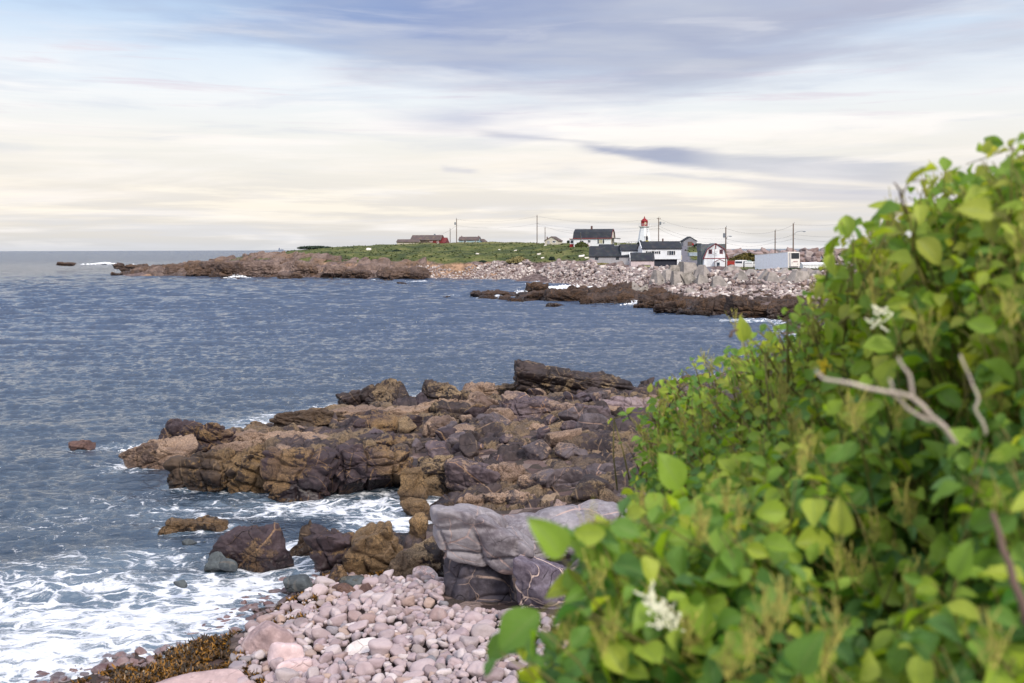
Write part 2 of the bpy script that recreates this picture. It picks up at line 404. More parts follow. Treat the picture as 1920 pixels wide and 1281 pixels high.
# village ground
for q in [(1020, 472, 300), (1060, 478, 280), (1080, 463.5, 296), (1110, 463.5, 298), (1150, 463, 300), (1105, 496, 233), (1143, 496, 233), (1180, 498, 232), (1200, 506, 219), (1225, 507, 219), (1235, 500, 229), (1270, 500, 229), (1291, 462, 296), (1278, 463, 302), (1304, 463, 302), (1320, 503, 209), (1360, 503, 209), (1208, 457, 316), (881, 457, 345), (767, 458.5, 341), (830, 458, 345), (1038, 459, 315), (1210, 457, 315), (1290, 464, 300), (1280, 470, 280), (1300, 488, 228), (1310, 500, 200), (1338, 501, 214), (1380, 474, 290), (1420, 500, 250), (1380, 503, 225), (1430, 503, 200), (1480, 508, 185), (1540, 500, 220), (1150, 456, 330), (1180, 480, 260)]: cpy(*q)
cw(160, 240, 3.4); cw(110, 200, 3.4); cw(120, 280, 2.5); cw(60, 380, -2); cw(100, 350, -3); cw(0, 390, -1); cw(-50, 385, -2); cw(160, 320, -4); cw(220, 300, -4); cw(220, 180, 3); cw(30, 372, 1); cw(70, 310, 5); cw(85, 300, 3.5)
# reef in front of the far beach
for q in [(905, 556, -.3), (980, 558, -.2), (1060, 560, -.1), (1140, 562, 0), (1200, 566, .1), (1260, 575, .2), (1340, 580, .4), (1420, 585, .4)]: cpz(*q)
for q in [(880, 561), (990, 565), (1080, 567), (1190, 578), (1270, 594), (1380, 598), (1450, 603)]: cpz(*q, -0.45)
for q in [(1000, 541), (1040, 546), (1090, 549), (950, 545)]: cpz(*q, -0.7)
# hidden coast round to the near rocks
for x, y in [(27, 100), (25, 85), (20, 72), (14, 64), (10, 59)]: cw(x, y, 0); cw(x - 3, y + 1, -1.5); cw(x + 8, y, 3)
for x, y, z in [(45, 110, 3.5), (60, 80, 5), (45, 60, 5), (80, 120, 4), (60, 40, 6), (120, 60, 6), (200, 60, 6), (60, 0, 7), (200, -40, 8), (60, -60, 8), (0, -60, 8), (-60, -60, 4), (-60, -20, -2), (-90, 20, -4), (200, 120, 5)]: cw(x, y, z)
# near rock outcrop
for q in [(1230, 738, .4), (1100, 745, .6), (960, 752, .5), (800, 760, .25), (680, 765, .1), (560, 800, .1), (700, 820, .25), (850, 820, .5), (1000, 830, .9), (1100, 820, 1.0), (1200, 800, 1.2), (420, 830, .1), (330, 850, 0.0), (450, 880, .1), (600, 880, .2), (750, 880, .2), (900, 890, .4), (1050, 900, .7), (1180, 900, 1.0), (950, 945, .4), (1100, 960, .9), (850, 955, .0)]: cpz(*q)
for q in [(640, 735), (560, 775), (430, 790), (270, 815), (230, 870), (300, 900), (400, 935), (550, 945), (700, 945), (780, 950), (900, 720), (1000, 715), (1200, 715)]: cpz(*q, -0.7)
for q in [(450, 970), (600, 970), (700, 985), (300, 1000), (200, 1000), (340, 960)]: cpz(*q, -0.6)
# near beach
for q in [(560, 1060, -.15), (640, 1045, .0), (740, 1030, .1), (400, 1100, -.35), (250, 1150, -.35), (100, 1200, -.3), (0, 1281, -.3), (640, 1078, .03), (570, 1112, .02), (470, 1158, .02), (350, 1200, .02), (250, 1238, .02), (150, 1275, .02), (700, 1100, .25), (620, 1150, .25), (500, 1220, .28), (350, 1281, .2), (800, 1110, .5), (760, 1180, .55), (700, 1260, .6), (900, 1180, .7), (850, 1281, .85), (1000, 1200, .8), (1000, 1281, 1.1), (1120, 1200, .8), (1080, 1120, .5), (1150, 1120, .7), (1150, 1030, .6), (1250, 1060, .9), (1000, 1120, .4), (900, 1120, .35), (1000, 1050, .3), (1250, 960, .8), (1300, 900, .8), (1300, 800, .8), (1300, 750, .6), (1200, 1000, .6), (1400, 800, 1.2), (1400, 900, 1.4), (1250, 1150, 1.2)]: cpz(*q)
# bank under the bush and the photographer
for x, y, z in [(0, 0, 6.2), (3, 0, 6.4), (-3, 0, 5.2), (-6, 0, 3), (-10, 0, 0.8), (-14, 0, -.5), (0, -6, 6.6), (-6, -6, 5), (6, -4, 6.8), (-3, 4, 3.4), (0, 4, 4.2), (2.0, 4, 5.3), (5, 4, 6.2), (0, 8, 2.1), (2, 8, 4.4), (4.5, 8, 5.4), (0.0, 6.5, 3.0), (1.3, 6.5, 4.9), (0.2, 9, 1.9), (1.6, 10, 3), (-5, 8, 1.0), (-9, 8, .1), (-13, 8, -.6), (0, 12, 1.4), (2.5, 12, 2.2), (5, 12, 4.4), (-5, 12, .6), (-9, 12, -.3), (3.2, 17, 1.5), (6, 17, 4.0), (6, 24, 1.8), (9, 24, 4.0), (9, 32, 2.0), (13, 32, 4.2), (11, 42, 1.6), (16, 42, 4.2), (15, 52, 1.8), (20, 52, 4.4), (12, 20, 5.4), (20, 10, 6.5), (10, 5, 6.6)]: cw(x, y, z)
PTS = np.array(PTS)
def _solve():
    XY = PTS[:, :2]; n = len(XY)
    A = np.linalg.norm(XY[:, None] - XY[None], axis=2)
    A = A + np.eye(n) * -0.05
    Pm = np.hstack([np.ones((n, 1)), XY])
    M = np.block([[A, Pm], [Pm.T, np.zeros((3, 3))]])
    return np.linalg.solve(M, np.concatenate([PTS[:, 2], np.zeros(3)]))
_sol = _solve()
def terrain(x, y, detail=True):
    x = np.atleast_1d(np.asarray(x, float)); y = np.atleast_1d(np.asarray(y, float)); out = np.empty(len(x)); n = len(PTS)
    for i in range(0, len(x), 20000):
        a = x[i:i + 20000]; b = y[i:i + 20000]
        Dm = np.sqrt((a[:, None] - PTS[None, :, 0]) ** 2 + (b[:, None] - PTS[None, :, 1]) ** 2)
        out[i:i + 20000] = Dm @ _sol[:n] + _sol[n] + _sol[n + 1] * a + _sol[n + 2] * b
    if detail:
        q = np.stack([x, y, 0 * x], 1)
        r = np.hypot(x, y); amp = np.clip(r / 120, 0.04, 0.55)
        out += amp * 0.3 * fbm(q / np.maximum(3.5, 0) * 1.0, 2, 3) * np.clip(r / 100, 0, 1) + 0.05 * fbm(q * 1.3, 3, 5)
        out += np.where(out < 6, 1, 0) * 0.22 * fbm(q * 0.45, 3, 8) * sstep(r, 150, 200)
    return np.clip(out, -6, 14)
def tz(x, y): return float(terrain([x], [y])[0])
def on_ground(px, py, Y0=None):      # where a sight line first meets the ground
    d = ray(px, py)
    ys = np.concatenate([np.arange(6, 60, .25), np.arange(60, 420, 1.0)]) if Y0 is None else np.arange(Y0, 420, 1.0)
    P = CP[None] + d[None] * (ys / d[1])[:, None]
    g = terrain(P[:, 0], P[:, 1]); k = np.argmax(P[:, 2] < np.maximum(g, 0.0))
    return P[k]

def fan(n_az, a0, a1, radii):
    a = np.radians(np.linspace(a0, a1, n_az)); Rr, A = np.meshgrid(radii, a, indexing='ij')
    X = Rr * np.sin(A); Y = Rr * np.cos(A); nr = len(radii)
    i = np.arange(nr - 1)[:, None] * n_az + np.arange(n_az - 1)[None]
    i = i.ravel(); F = np.stack([i, i + 1, i + 1 + n_az, i + n_az], 1)
    return X.ravel(), Y.ravel(), F
radii = np.concatenate([np.linspace(1.0, 14, 40)[:-1], 1 / np.linspace(1 / 14.0, 1 / 120.0, 330)[:-1], np.arange(120, 400, 0.85), np.linspace(401, 480, 12)])
gx, gy, gF = fan(760, -50, 62, radii)
gz = terrain(gx, gy)
gV = np.stack([gx, gy, gz], 1)
def inpoly(x, y, poly):
    r = np.zeros(len(x), bool); n = len(poly)
    for i in range(n):
        x1, y1 = poly[i]; x2, y2 = poly[(i + 1) % n]
        c = ((y1 > y) != (y2 > y)) & (x < (x2 - x1) * (y - y1) / (y2 - y1 + 1e-12) + x1); r ^= c
    return r
gn = fbm(np.stack([gx, gy, 0 * gx], 1) * 0.12, 4, 31)
# grass: on the headland above the cliff, round the village, on the bank
lim = np.interp(gx, [-80, -60, -20, 0, 20, 40, 60], [5.0, 4.6, 4.3, 4.7, 4.9, 4.3, 3.75])
g_far = sstep(gz + gn * 0.5 - lim, -0.15, 0.25) * (gy > 185)
g_bank = sstep(gz + gn * 0.8, 1.7, 2.5) * (gy < 150) * (1 - inpoly(gx, gy, [(-20, 16), (4.2, 16), (8, 60), (-20, 60)]))
grass = np.maximum(g_far, g_bank)
dx_ = np.gradient(gz.reshape(len(radii), -1), axis=0) / np.gradient(radii)[:, None]
slope = np.abs(dx_).ravel(); grass *= 1 - sstep(slope, 0.45, 0.8) * (gy > 150)
# road
rp = [aty(1275, 464, 300), aty(1268, 472, 285), aty(1275, 482, 250), aty(1290, 494, 215), aty(1305, 505, 196), aty(1335, 510, 186), aty(1480, 514, 180)]
rd = np.full(len(gx), 99.0)
for a, b in zip(rp[:-1], rp[1:]):
    ab = (b - a)[:2]; t = np.clip(((gx - a[0]) * ab[0] + (gy - a[1]) * ab[1]) / (ab @ ab), 0, 1)
    rd = np.minimum(rd, np.hypot(gx - a[0] - t * ab[0], gy - a[1] - t * ab[1]))
road = 1 - sstep(rd, 2.6, 3.3)
beachy = sstep(gy, 14, 16) * (gy < 40) * sstep(gz, -0.5, 0.1)
gm = npmesh("ground", gV, gF)
fattr(gm, 'grass', grass); fattr(gm, 'road', road); fattr(gm, 'cliff', sstep(slope, 0.30, 0.5) * (gy > 255) * (gx < -2)); fattr(gm, 'near', 1 - sstep(gy, 90, 150))
m, t = new_mat("ground_cover")
P = t.node('ShaderNodeNewGeometry').outputs['Position']
ga, ra, ca, na = t.attr('grass'), t.attr('road'), t.attr('cliff'), t.attr('near')
n1_, n2_, n3_ = t.noise(P, 0.12, 5, 0.6), t.noise(P, 0.9, 5, 0.65), t.noise(P, 4, 4, 0.6)
st = t.noise(t.mul(P, (0.5, 0.25, 1)), 1.0, 5, 0.65)
stones = t.vor(P, 2.2, 'F1', 1); sx, sy, szz = t.sep(stones)
grav = t.ramp(sx, [(0, lin(80, 64, 62)), (0.4, lin(130, 108, 104)), (0.75, lin(158, 136, 130)), (1, lin(190, 172, 164))])
dark = t.mix(t.ss(szz, .2, .8), t.mix(n3_, lin(44, 38, 36), lin(78, 66, 60)), t.mix(1.0, grav, (.45, .42, .42, 1), 'MULTIPLY'))
rk = t.mix(na, t.mix(1.0, grav, (.5, .48, .48, 1), 'MULTIPLY'), dark)
earth = t.mix(t.ss(st, 0.35, 0.7), lin(88, 66, 50), lin(176, 140, 112)); earth = t.mix(t.ss(n3_, 0.55, 0.7), earth, lin(200, 172, 146))
gr = t.mix(t.ss(n1_, 0.36, 0.62), lin(50, 62, 26), lin(82, 90, 36)); gr = t.mix(t.m('MULTIPLY', t.ss(n2_, 0.42, 0.72), 0.4), gr, lin(42, 50, 26))
x_, y_, z_ = t.sep(P)
dry = t.m('MULTIPLY', t.ss(t.m('ADD', n2_, t.m('MULTIPLY', n1_, 0.6)), 0.78, 1.0), 0.7)
dry = t.m('MAXIMUM', dry, t.m('MULTIPLY', t.ss(t.m('ADD', z_, t.m('MULTIPLY', n2_, 1.6)), 10.0, 11.6), 0.8))
gr = t.mix(dry, gr, lin(128, 120, 76))
gr = t.mix(na, gr, t.mix(n2_, lin(40, 54, 22), lin(84, 96, 40)))
col = t.mix(ca, rk, earth); col = t.mix(ga, col, gr); col = t.mix(ra, col, t.mix(n3_, lin(92, 90, 98), lin(112, 108, 114)))
t.put(t.b.inputs['Base Color'], col); t.b.inputs['Roughness'].default_value = 0.9
t.put(t.b.inputs['Normal'], t.bump(t.m('ADD', n2_, n3_), 0.6, t.m('MULTIPLY', t.m('SUBTRACT', 1.0, ra), 0.3)))
o = link("ground", gm, m); tag(o, kind='structure')

# ---------------------------------------------------------------- near rocks (laid out first, built later): the sea foams round them
# x0, x1, ytop, ybottom (where the sight lines touch it), distance, depth/width, turn, roll, edge, joints, material, label, category
NR = [
 (628, 705, 724, 764, 54.5, .7, 20, -8, 14, .10, 'D', "low dark jagged rock at the far left end of the back ledge", 0),
 (668, 775, 711, 768, 53, .7, -10, 6, 14, .12, 'D', "dark pointed rock with thin tan veins in the back ledge, left of the humped one", 0),
 (765, 866, 713, 766, 52.5, .7, 10, 0, 12, .12, 'D', "humped dark brown rock at the back of the outcrop against open water", 0),
 (864, 934, 716, 756, 51.5, .8, 0, 4, 10, .08, 'C', "tan crusted rounded rock just left of the tall tilted slab's notch", 0),
 (920, 985, 718, 742, 54, .8, 0, 0, 12, .08, 'D', "small dark rock tucked against the left foot of the tall tilted slab", 0),
 (962, 1200, 677, 752, 52, .42, -6, 7.5, 22, .13, 'D', "tall dark tilted slab, highest of the outcrop, its top sloping down to the right", 0),
 (1190, 1230, 708, 742, 53, .8, 0, 3, 16, .06, 'D', "small dark block just right of the tall tilted slab", 0),
 (1228, 1262, 712, 742, 53.5, .8, 0, 0, 16, .05, 'D', "last small block of the back ledge beside the leaves", 0),
 (502, 650, 764, 812, 44, .45, 4, -3, 12, .08, 'O', "long low orange-brown tongue of rock with a dark left end, reaching into the sea", 0),
 (600, 812, 757, 802, 46, .38, -4, -2, 14, .10, 'C', "long layered rock shelf with pinkish crust behind the tongue of rock", 0),
 (762, 888, 744, 800, 45.5, .5, 0, 4, 12, .12, 'C', "barnacled brown rock shelf left of the diagonal ridge", 0),
 (858, 948, 735, 784, 46, .7, 30, 24, 10, .08, 'C', "pinkish crusted block at the top of the diagonal ridge", 0),
 (884, 966, 762, 818, 43, .7, 30, 24, 10, .08, 'C', "crusted block second from the top of the diagonal ridge", 0),
 (908, 992, 792, 850, 40, .7, 30, 26, 10, .09, 'C', "pale crusted block in the lower half of the diagonal ridge", 0),
 (930, 1018, 826, 878, 37.5, .7, 20, 18, 10, .08, 'C', "crusted block at the foot of the diagonal ridge", 0),
 (936, 1100, 738, 815, 43.5, .5, -4, 2, 14, .14, 'P', "broad purple-brown ledge in front of the tall tilted slab, veined with tan lines", 0),
 (1072, 1150, 756, 818, 41.5, .6, 10, 14, 22, .05, 'P', "square light purple block with crossing veins on the right of the purple ledge", 0),
 (1130, 1262, 742, 812, 43, .5, 0, -4, 12, .12, 'L', "pale lavender ledge half hidden by the leaf edge at right", 0),
 (968, 1040, 794, 842, 40, .6, 0, 4, 16, .07, 'P', "dark squarish rock below the purple ledge, right of the diagonal ridge", 0),
 (1030, 1088, 800, 838, 40, .7, 0, 0, 12, .05, 'D', "small dark rock under the square purple block", 0),
 (1086, 1150, 806, 838, 40, .7, 0, 5, 12, .05, 'P', "small brownish-purple rock with fine veins below the lavender ledge", 0),
 (636, 788, 778, 826, 42, .42, -4, -1, 12, .10, 'V', "dark rounded ledge crossed by a fan of pale veins in the middle of the outcrop", 0),
 (790, 872, 780, 838, 40.5, .6, 15, -14, 20, .05, 'C', "tipped brown block with a bright upper edge in a hollow of the outcrop", 0),
 (862, 900, 784, 820, 40.5, .9, 0, 8, 16, .03, 'D', "narrow upright dark rock beside the tipped brown block", 0),
 (800, 910, 752, 800, 43.5, .45, 0, 0, 9, .06, 'D', "smooth dark hump behind the tipped brown block", 0),
 (516, 648, 810, 850, 39.5, .45, 2, 4, 12, .09, 'C', "low brown crusted rock between the long tongue and the front ledge", 0),
 (632, 762, 814, 860, 38.8, .45, -4, 3, 12, .10, 'V', "dark olive veined rock behind the middle of the front ledge", 0),
 (752, 850, 824, 866, 38, .5, 0, 0, 12, .07, 'D', "flat dark rock by a small pool behind the front ledge", 0),
 (826, 916, 828, 872, 37, .6, 0, 6, 10, .06, 'V', "purple-brown rounded rock above the small blue stone", 0),
 (290, 432, 784, 856, 40, .5, 8, 6, 13, .12, 'V', "dark hump with a veined purple face on the seaward point of the outcrop", 0),
 (216, 366, 818, 876, 38, .5, -8, -3, 9, .06, 'C', "low barnacled brown rock at the very seaward tip of the outcrop", 0),
 (400, 532, 806, 846, 40.5, .4, 2, 4, 12, .08, 'C', "thin brown strip of rock trailing right from the dark veined hump", 0),
 (388, 500, 824, 858, 37.5, .5, 0, -3, 10, .06, 'C', "knobbly tan rock between the dark hump and the front ledge", 0),
 (304, 448, 836, 918, 33.5, .6, -18, -5, 16, .13, 'O', "leftmost block of the front ledge, tan with a bare purple left face", 0),
 (412, 524, 832, 924, 33, .6, 5, 2, 14, .14, 'O', "orange-brown block with a star of veins, second from the left in the front ledge", 0),
 (488, 634, 838, 936, 32.2, .6, -4, 4, 14, .16, 'V', "large dark purple block with slanting tan veins in the front ledge", 0),
 (596, 770, 832, 930, 32, .55, 4, 2, 13, .17, 'V', "widest dark block of the front ledge, split by crossing veins", 0),
 (744, 802, 876, 940, 31.6, .8, 0, 0, 9, .05, 'O', "small upright golden-brown rock standing in the water before the front ledge", 0),
 (762, 860, 856, 926, 33, .6, 8, -4, 12, .09, 'D', "dark rock with a pale diagonal seam behind the upright golden rock", 0),
 (822, 944, 860, 936, 31.4, .7, -10, 10, 9, .04, 'P', "smooth rounded dark purple boulder at the water's edge", 0),
 (902, 996, 868, 936, 32, .6, 0, -4, 9, .10, 'C', "rough golden crusted rock right of the smooth purple boulder", 0),
 (974, 1212, 868, 955, 31.8, .45, -8, -5, 15, .13, 'S', "long dark grey slab with slanting grooves at the right of the front ledge", 0),
 (1048, 1222, 812, 884, 35.5, .5, 8, -8, 12, .12, 'L', "pinkish slab rising to the right above the grooved grey slab", 0),
 (996, 1080, 826, 888, 36, .6, -4, 0, 11, .10, 'P', "grey-purple rock left of the rising pinkish slab", 0),
 (1110, 1176, 844, 880, 34, .7, 0, 0, 20, .04, 'B', "tan angular block lying on the pinkish slab", 0),
 (848, 930, 924, 968, 29.5, .5, 0, 0, 11, .09, 'C', "low ribbed brown rock just behind the big overhanging boulder", 0),
 (905, 1010, 922, 966, 29, .5, 0, 6, 11, .08, 'S', "low grey-brown ribbed rock behind the big overhanging boulder, right of the brown one", 0),
 (748, 812, 936, 968, 29.5, .7, 0, 0, 8, .03, 'O', "small golden rock awash in the foam in front of the front ledge", 0),
 (1004, 1062, 926, 962, 28.5, .8, 0, 4, 16, .03, 'B', "tan pyramid-shaped rock between two grey ones behind the light slab", 0),
 (1030, 1078, 936, 964, 27.8, .8, 0, -6, 14, .03, 'L', "small pale lavender rock at the foot of the tan pyramid-shaped rock", 0),
 (1060, 1215, 922, 976, 28, .5, 4, -4, 11, .09, 'S', "dark grey rounded ledge at the right, behind the light slab", 0),
 (795, 1008, 947, 1060, 20.4, .66, -8, 4, 14, .10, 'G', "big smooth light purple-grey boulder overhanging the pebbles", 0),
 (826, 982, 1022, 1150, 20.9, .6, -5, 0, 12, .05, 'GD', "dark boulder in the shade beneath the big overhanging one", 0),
 (944, 1200, 953, 1052, 22.0, .5, 6, -2, 16, .05, 'G', "long light grey-lavender slab with a straight pink vein, right of the overhanging boulder", 0),
 (956, 1105, 1036, 1168, 20.0, .6, 14, 14, 17, .05, 'GP', "angular grey-purple block with a white vein leaning among the leaves below the slab", 0),
 (1060, 1200, 1040, 1170, 20.0, .7, 0, -6, 14, .05, 'G', "pale speckled grey boulder half behind the leaves below the slab", 0),
 (764, 802, 964, 1022, 26, .9, 0, 0, 9, .03, 'O', "small golden-brown rock squeezed against the left side of the overhanging boulder", 0),
 (384, 542, 979, 1068, 24.6, .5, -12, 8, 16, .03, 'V', "brown rounded-triangular boulder with orange veins standing in the foam", 0),
 (528, 606, 976, 1044, 25.4, .7, 0, 0, 10, .08, 'O', "small brown rock cluster joined to the right of the triangular boulder", 0),
 (572, 680, 984, 1084, 24.4, .6, -8, 6, 11, .13, 'V', "purple and tan knobbly rock in the middle of the near ledge", 0),
 (640, 766, 980, 1092, 24, .6, 6, -6, 10, .11, 'O', "tall rough tan-crusted rock of the near ledge", 0),
 (720, 836, 1014, 1104, 23.2, .7, 0, 0, 9, .05, 'D', "dark wet smooth rock of the near ledge with a thin pool on top", 0),
 (376, 436, 1036, 1064, 24, .7, 0, 0, 6, .0, 'N', "dark wet stone at the left foot of the triangular boulder", 0),
 (406, 442, 1046, 1076, 23.4, .9, 0, 0, 6, .0, 'N', "small round blue-grey stone beside the triangular boulder", 1),
 (610, 652, 1058, 1102, 22.6, .8, 0, 10, 14, .02, 'V', "pointed orange-streaked stone at the top of the seaweed", 1),
 (528, 582, 1080, 1112, 22, .8, 0, -4, 6, .0, 'N', "grey-blue stone sitting in the foam near the seaweed", 1),
 (622, 666, 1094, 1124, 21.8, .8, 0, 0, 14, .0, 'R', "reddish-brown angular stone in the seaweed", 1),
 (634, 682, 1082, 1108, 22.2, .8, 0, 0, 8, .0, 'N', "dark flat-topped stone behind the reddish stone in the seaweed", 1),
 (662, 704, 1094, 1130, 21.6, .8, 0, 6, 16, .0, 'R', "pointed pinkish stone with a grey side by the seaweed", 1),
 (294, 360, 974, 996, 27.6, .7, 0, 0, 9, .05, 'O', "weed-covered flat rock barely above the swirling foam", 0),
 (345, 430, 970, 996, 28, .6, 0, 0, 9, .05, 'O', "second weed-covered flat rock, right of the first in the swirling foam", 0),
 (338, 366, 1010, 1026, 25.5, .8, 0, 0, 8, .0, 'N', "tiny dark rock awash left of the triangular boulder", 1),
 (322, 348, 1088, 1104, 22, .8, 0, 12, 12, .0, 'N', "small pointed dark stone alone in the white foam", 1),
 (120, 172, 826, 840, 40.2, .8, 0, 0, 8, .02, 'R', "small reddish rock awash far out left of the outcrop tip", 0),
 (464, 504, 791, 806, 43.5, .8, 0, 0, 8, .02, 'O', "tiny rock awash off the left end of the long tongue", 0),
 (446, 566, 1164, 1262, 18.4, .7, -20, 6, 12, .0, 'K', "largest beach boulder, pinkish-brown with faint bands, beside the seaweed", 1),
 (494, 568, 1206, 1290, 17.4, .7, 10, 0, 10, .0, 'K2', "pale pink cracked boulder in front of the largest beach boulder", 1),
 (516, 582, 1236, 1295, 16.9, .8, 0, 0, 6, .0, 'K2', "rounded pink boulder at the bottom edge with a dark dent", 1),
 (614, 736, 1204, 1285, 17.8, .6, 24, -8, 20, .0, 'K3', "pale white-pink wedge-shaped boulder among the cobbles", 1),
 (588, 652, 1182, 1222, 19.0, .6, 0, 3, 14, .0, 'K3', "whitish flat boulder behind the wedge-shaped one", 1),
 (628, 694, 1154, 1198, 19.8, .7, 0, -8, 12, .0, 'K', "mauve rough boulder with its top at the middle of the cobbles", 1),
 (708, 768, 1178, 1222, 18.9, .8, 0, 0, 14, .0, 'K', "flat-faced pinkish boulder right of the middle of the cobbles", 1),
 (772, 824, 1066, 1098, 22.4, .8, 0, 0, 8, .0, 'K3', "pale pink rounded boulder at the top of the beach against the dark rock", 1),
 (960, 1072, 1208, 1290, 17.2, .7, 10, -4, 11, .0, 'K3', "large pale pink and grey boulder at the bottom beside the leaves", 1),
 (236, 470, 1272, 1330, 16.2, .4, -3, 0, 12, .0, 'K', "flat pinkish slab cut off by the bottom edge, below the seaweed", 1),
]
def nr_place(q):
    x0, x1, yt, yb, Y = q[:5]
    gm_ = .05 if q[12] == 0 else 0.0
    Yz = atz((x0 + x1) / 2, yb, gm_)[1]
    if Yz < Y: Y = Yz            # never below the waterline
    a = aty(x0, yb, Y); b = aty(x1, yb, Y); tp = aty((x0 + x1) / 2, yt, Y)
    wd_ = b[0] - a[0]; dp = wd_ * q[5]
    zb = (a[2] + b[2]) / 2
    # the visible top edge lies on the middle of the rock, a little behind its foot
    tp = aty((x0 + x1) / 2, yt, Y + dp * 0.35)
    return (a[0] + b[0]) / 2, Y + dp * 0.42, zb, tp[2], wd_, dp
NRP = [nr_place(q) for q in NR]

# ---------------------------------------------------------------- water
wr = 1 / np.linspace(13.0 ** -.5, 620.0 ** -.5, 2000) ** 2
wr = np.concatenate([wr, np.geomspace(630, 40000, 60)])
wx, wy, wF = fan(1350, -37, 40, wr)
rr = np.hypot(wx, wy)
cell = np.maximum(rr * math.radians(77) / 1350, np.interp(rr, wr, np.gradient(wr)))
wz = np.zeros(len(wx)); ox = np.zeros(len(wx)); oy = np.zeros(len(wx))
rw = np.random.RandomState(11)
warpx = 1.2 * np.sin(wx * 0.07 + 1) + 1.0 * np.sin(wy * 0.05 + wx * 0.03)
gust = 0.95 + 0.4 * fbm(np.stack([wx * .045, wy * .09, 0 * wx], 1), 3, 91); gust = np.clip(gust, .35, 1.7)
for i in range(90):
    lam = 0.40 * (8 / 0.40) ** (rw.rand() ** 0.95)
    th = R(266) + rw.normal() * (0.50 if lam < 1.6 else 0.36)          # running toward the shore
    k = 2 * PI / lam; ph = rw.rand() * 2 * PI
    A = 0.0060 * lam ** 0.95 * (1.35 if lam < 1.5 else 0.45) * rw.uniform(.6, 1.3)
    cx, cy = math.cos(th), math.sin(th)
    att = 1 - sstep(cell, lam * 0.22, lam * 0.5)
    arg = k * (cx * wx + cy * wy + warpx * 0.3) + ph
    s = np.sin(arg); c_ = np.cos(arg)
    att = att * (gust if lam < 2.2 else 1.0) * (1 + (2.2 if 1.4 < lam < 5 else 0) * sstep(rr, 60, 150))
    wz += A * att * s; ox += A * att * c_ * cx * 0.8; oy += A * att * c_ * cy * 0.8
far_k = sstep(rr, 60, 200)
wz *= 1 + 0.5 * far_k
tdep = np.full(len(wx), -5.0); sel = rr < 400
tdep[sel] = terrain(wx[sel], wy[sel], False)
foam = np.zeros(len(wx))
near = (rr < 60)
foam += 0.75 * sstep(tdep, -0.75, -0.05) * near
foam += 0.62 * sstep(tdep, -0.9, -0.1) * (rr >= 60) * (rr < 400)
for q, (cx, cy, zb, zt, wd_, dp) in zip(NR, NRP):
    if zb > 0.5: continue
    s = (np.abs(wx - cx) < wd_ + 3) & (np.abs(wy - cy) < dp + 3)
    d = (np.hypot((wx[s] - cx) / (wd_ / 2 + .05), (wy[s] - cy) / (dp / 2 + .05)) - 1) * min(wd_, dp) / 2
    foam[s] = np.maximum(foam[s], 0.66 * np.exp(-np.maximum(d, 0) / 0.42))
def blob(px, py, rx, ry, a, rot=0.0):
    c = atz(px, py); ca, sa = math.cos(rot), math.sin(rot)
    X = (wx - c[0]) * ca + (wy - c[1]) * sa; Yv = -(wx - c[0]) * sa + (wy - c[1]) * ca
    global foam; foam = np.maximum(foam, a * np.exp(-((X / rx) ** 2 + (Yv / ry) ** 2)))
for q in [(60, 1230, 5, 2.8, 1.05), (250, 1170, 4.8, 2.6, 1.05), (20, 1150, 4, 2, .85), (430, 1100, 3.2, 1.9, .95), (500, 1065, 2.4, 1.4, .85), (120, 1100, 4.5, 3.0, .78), (560, 1030, 2.2, 1.3, .75), (250, 1050, 4, 2.4, .68),
          (620, 950, 5.5, 2.0, .92), (740, 975, 2.2, 2.0, 1.0), (800, 945, 2.2, 1.6, .85), (480, 945, 4, 2.2, .66), (350, 960, 4, 2.6, .60), (240, 880, 2.0, 1.6, .60), (150, 960, 5, 4, .50), (230, 835, 3, 1.2, .62),
          (540, 812, 3, 1.0, .6), (480, 800, 4, 1.2, .55), (60, 1000, 6, 3, .45), (720, 1010, 2, 1.5, .8), (330, 1120, 3, 2, .85)]: blob(*q)
for q in [(1010, 534, 9, 4, .85), (1070, 543, 8, 3, .9), (940, 524, 10, 4, .8), (985, 524, 10, 3, 1.0), (780, 531, 12, 3, .6), (640, 522, 10, 3, .7), (1200, 575, 4, 3, .9), (1140, 570, 8, 2, .75), (1420, 603, 8, 2.2, .8), (1340, 600, 6, 1.5, .6),
          (925, 560, 4, 1.6, .8), (440, 524, 7, 3, .85), (215, 494, 12, 5, .9), (190, 497, 12, 6, .8), (130, 496, 14, 6, .75), (300, 516, 10, 3, .6), (235, 514, 7, 4, .7), (870, 526, 12, 3, .7), (790, 529, 6, 3, .9), (860, 555, 5, 2, .55), (700, 527, 12, 3, .7)]: blob(*q)
# foam heaps up a little where it is thick, and the surf surges
fn = fbm(np.stack([wx * 0.8, wy * 0.8, 0 * wx], 1), 4, 77)
fn2 = fbm(np.stack([wx * 3, wy * 3, 0 * wx], 1), 3, 78)
wz += near * sstep(foam, .4, .9) * (0.05 * fn + 0.030 * fn2)
wz = np.where((rr > 60) & (rr < 400), wz + sstep(foam, .55, .95) * 0.55 * np.maximum(fbm(np.stack([wx * .5, wy * .5, 0 * wx], 1), 3, 79) + .1, 0), wz)
calm = 1 - 0.55 * sstep(tdep, -0.8, 0.0) * near
wV = np.stack([wx + ox * calm, wy + oy * calm, wz * calm], 1)
wm = npmesh("sea", wV, wF); fattr(wm, 'foam', foam); fattr(wm, 'crest', wz)
m, t = new_mat("sea_water")
P = t.node('ShaderNodeNewGeometry').outputs['Position']; fo = t.attr('foam'); cr_ = t.attr('crest')
x_, y_, z_ = t.sep(P)
P2 = t.comb(x_, y_, 0.0)
wv = t.noise(P2, 0.5, 3, 0.5, 0, 1); W2 = t.vm('ADD', P2, t.mul(t.vm('SUBTRACT', wv, (.5, .5, .5)), (1.6, 1.6, 0)))
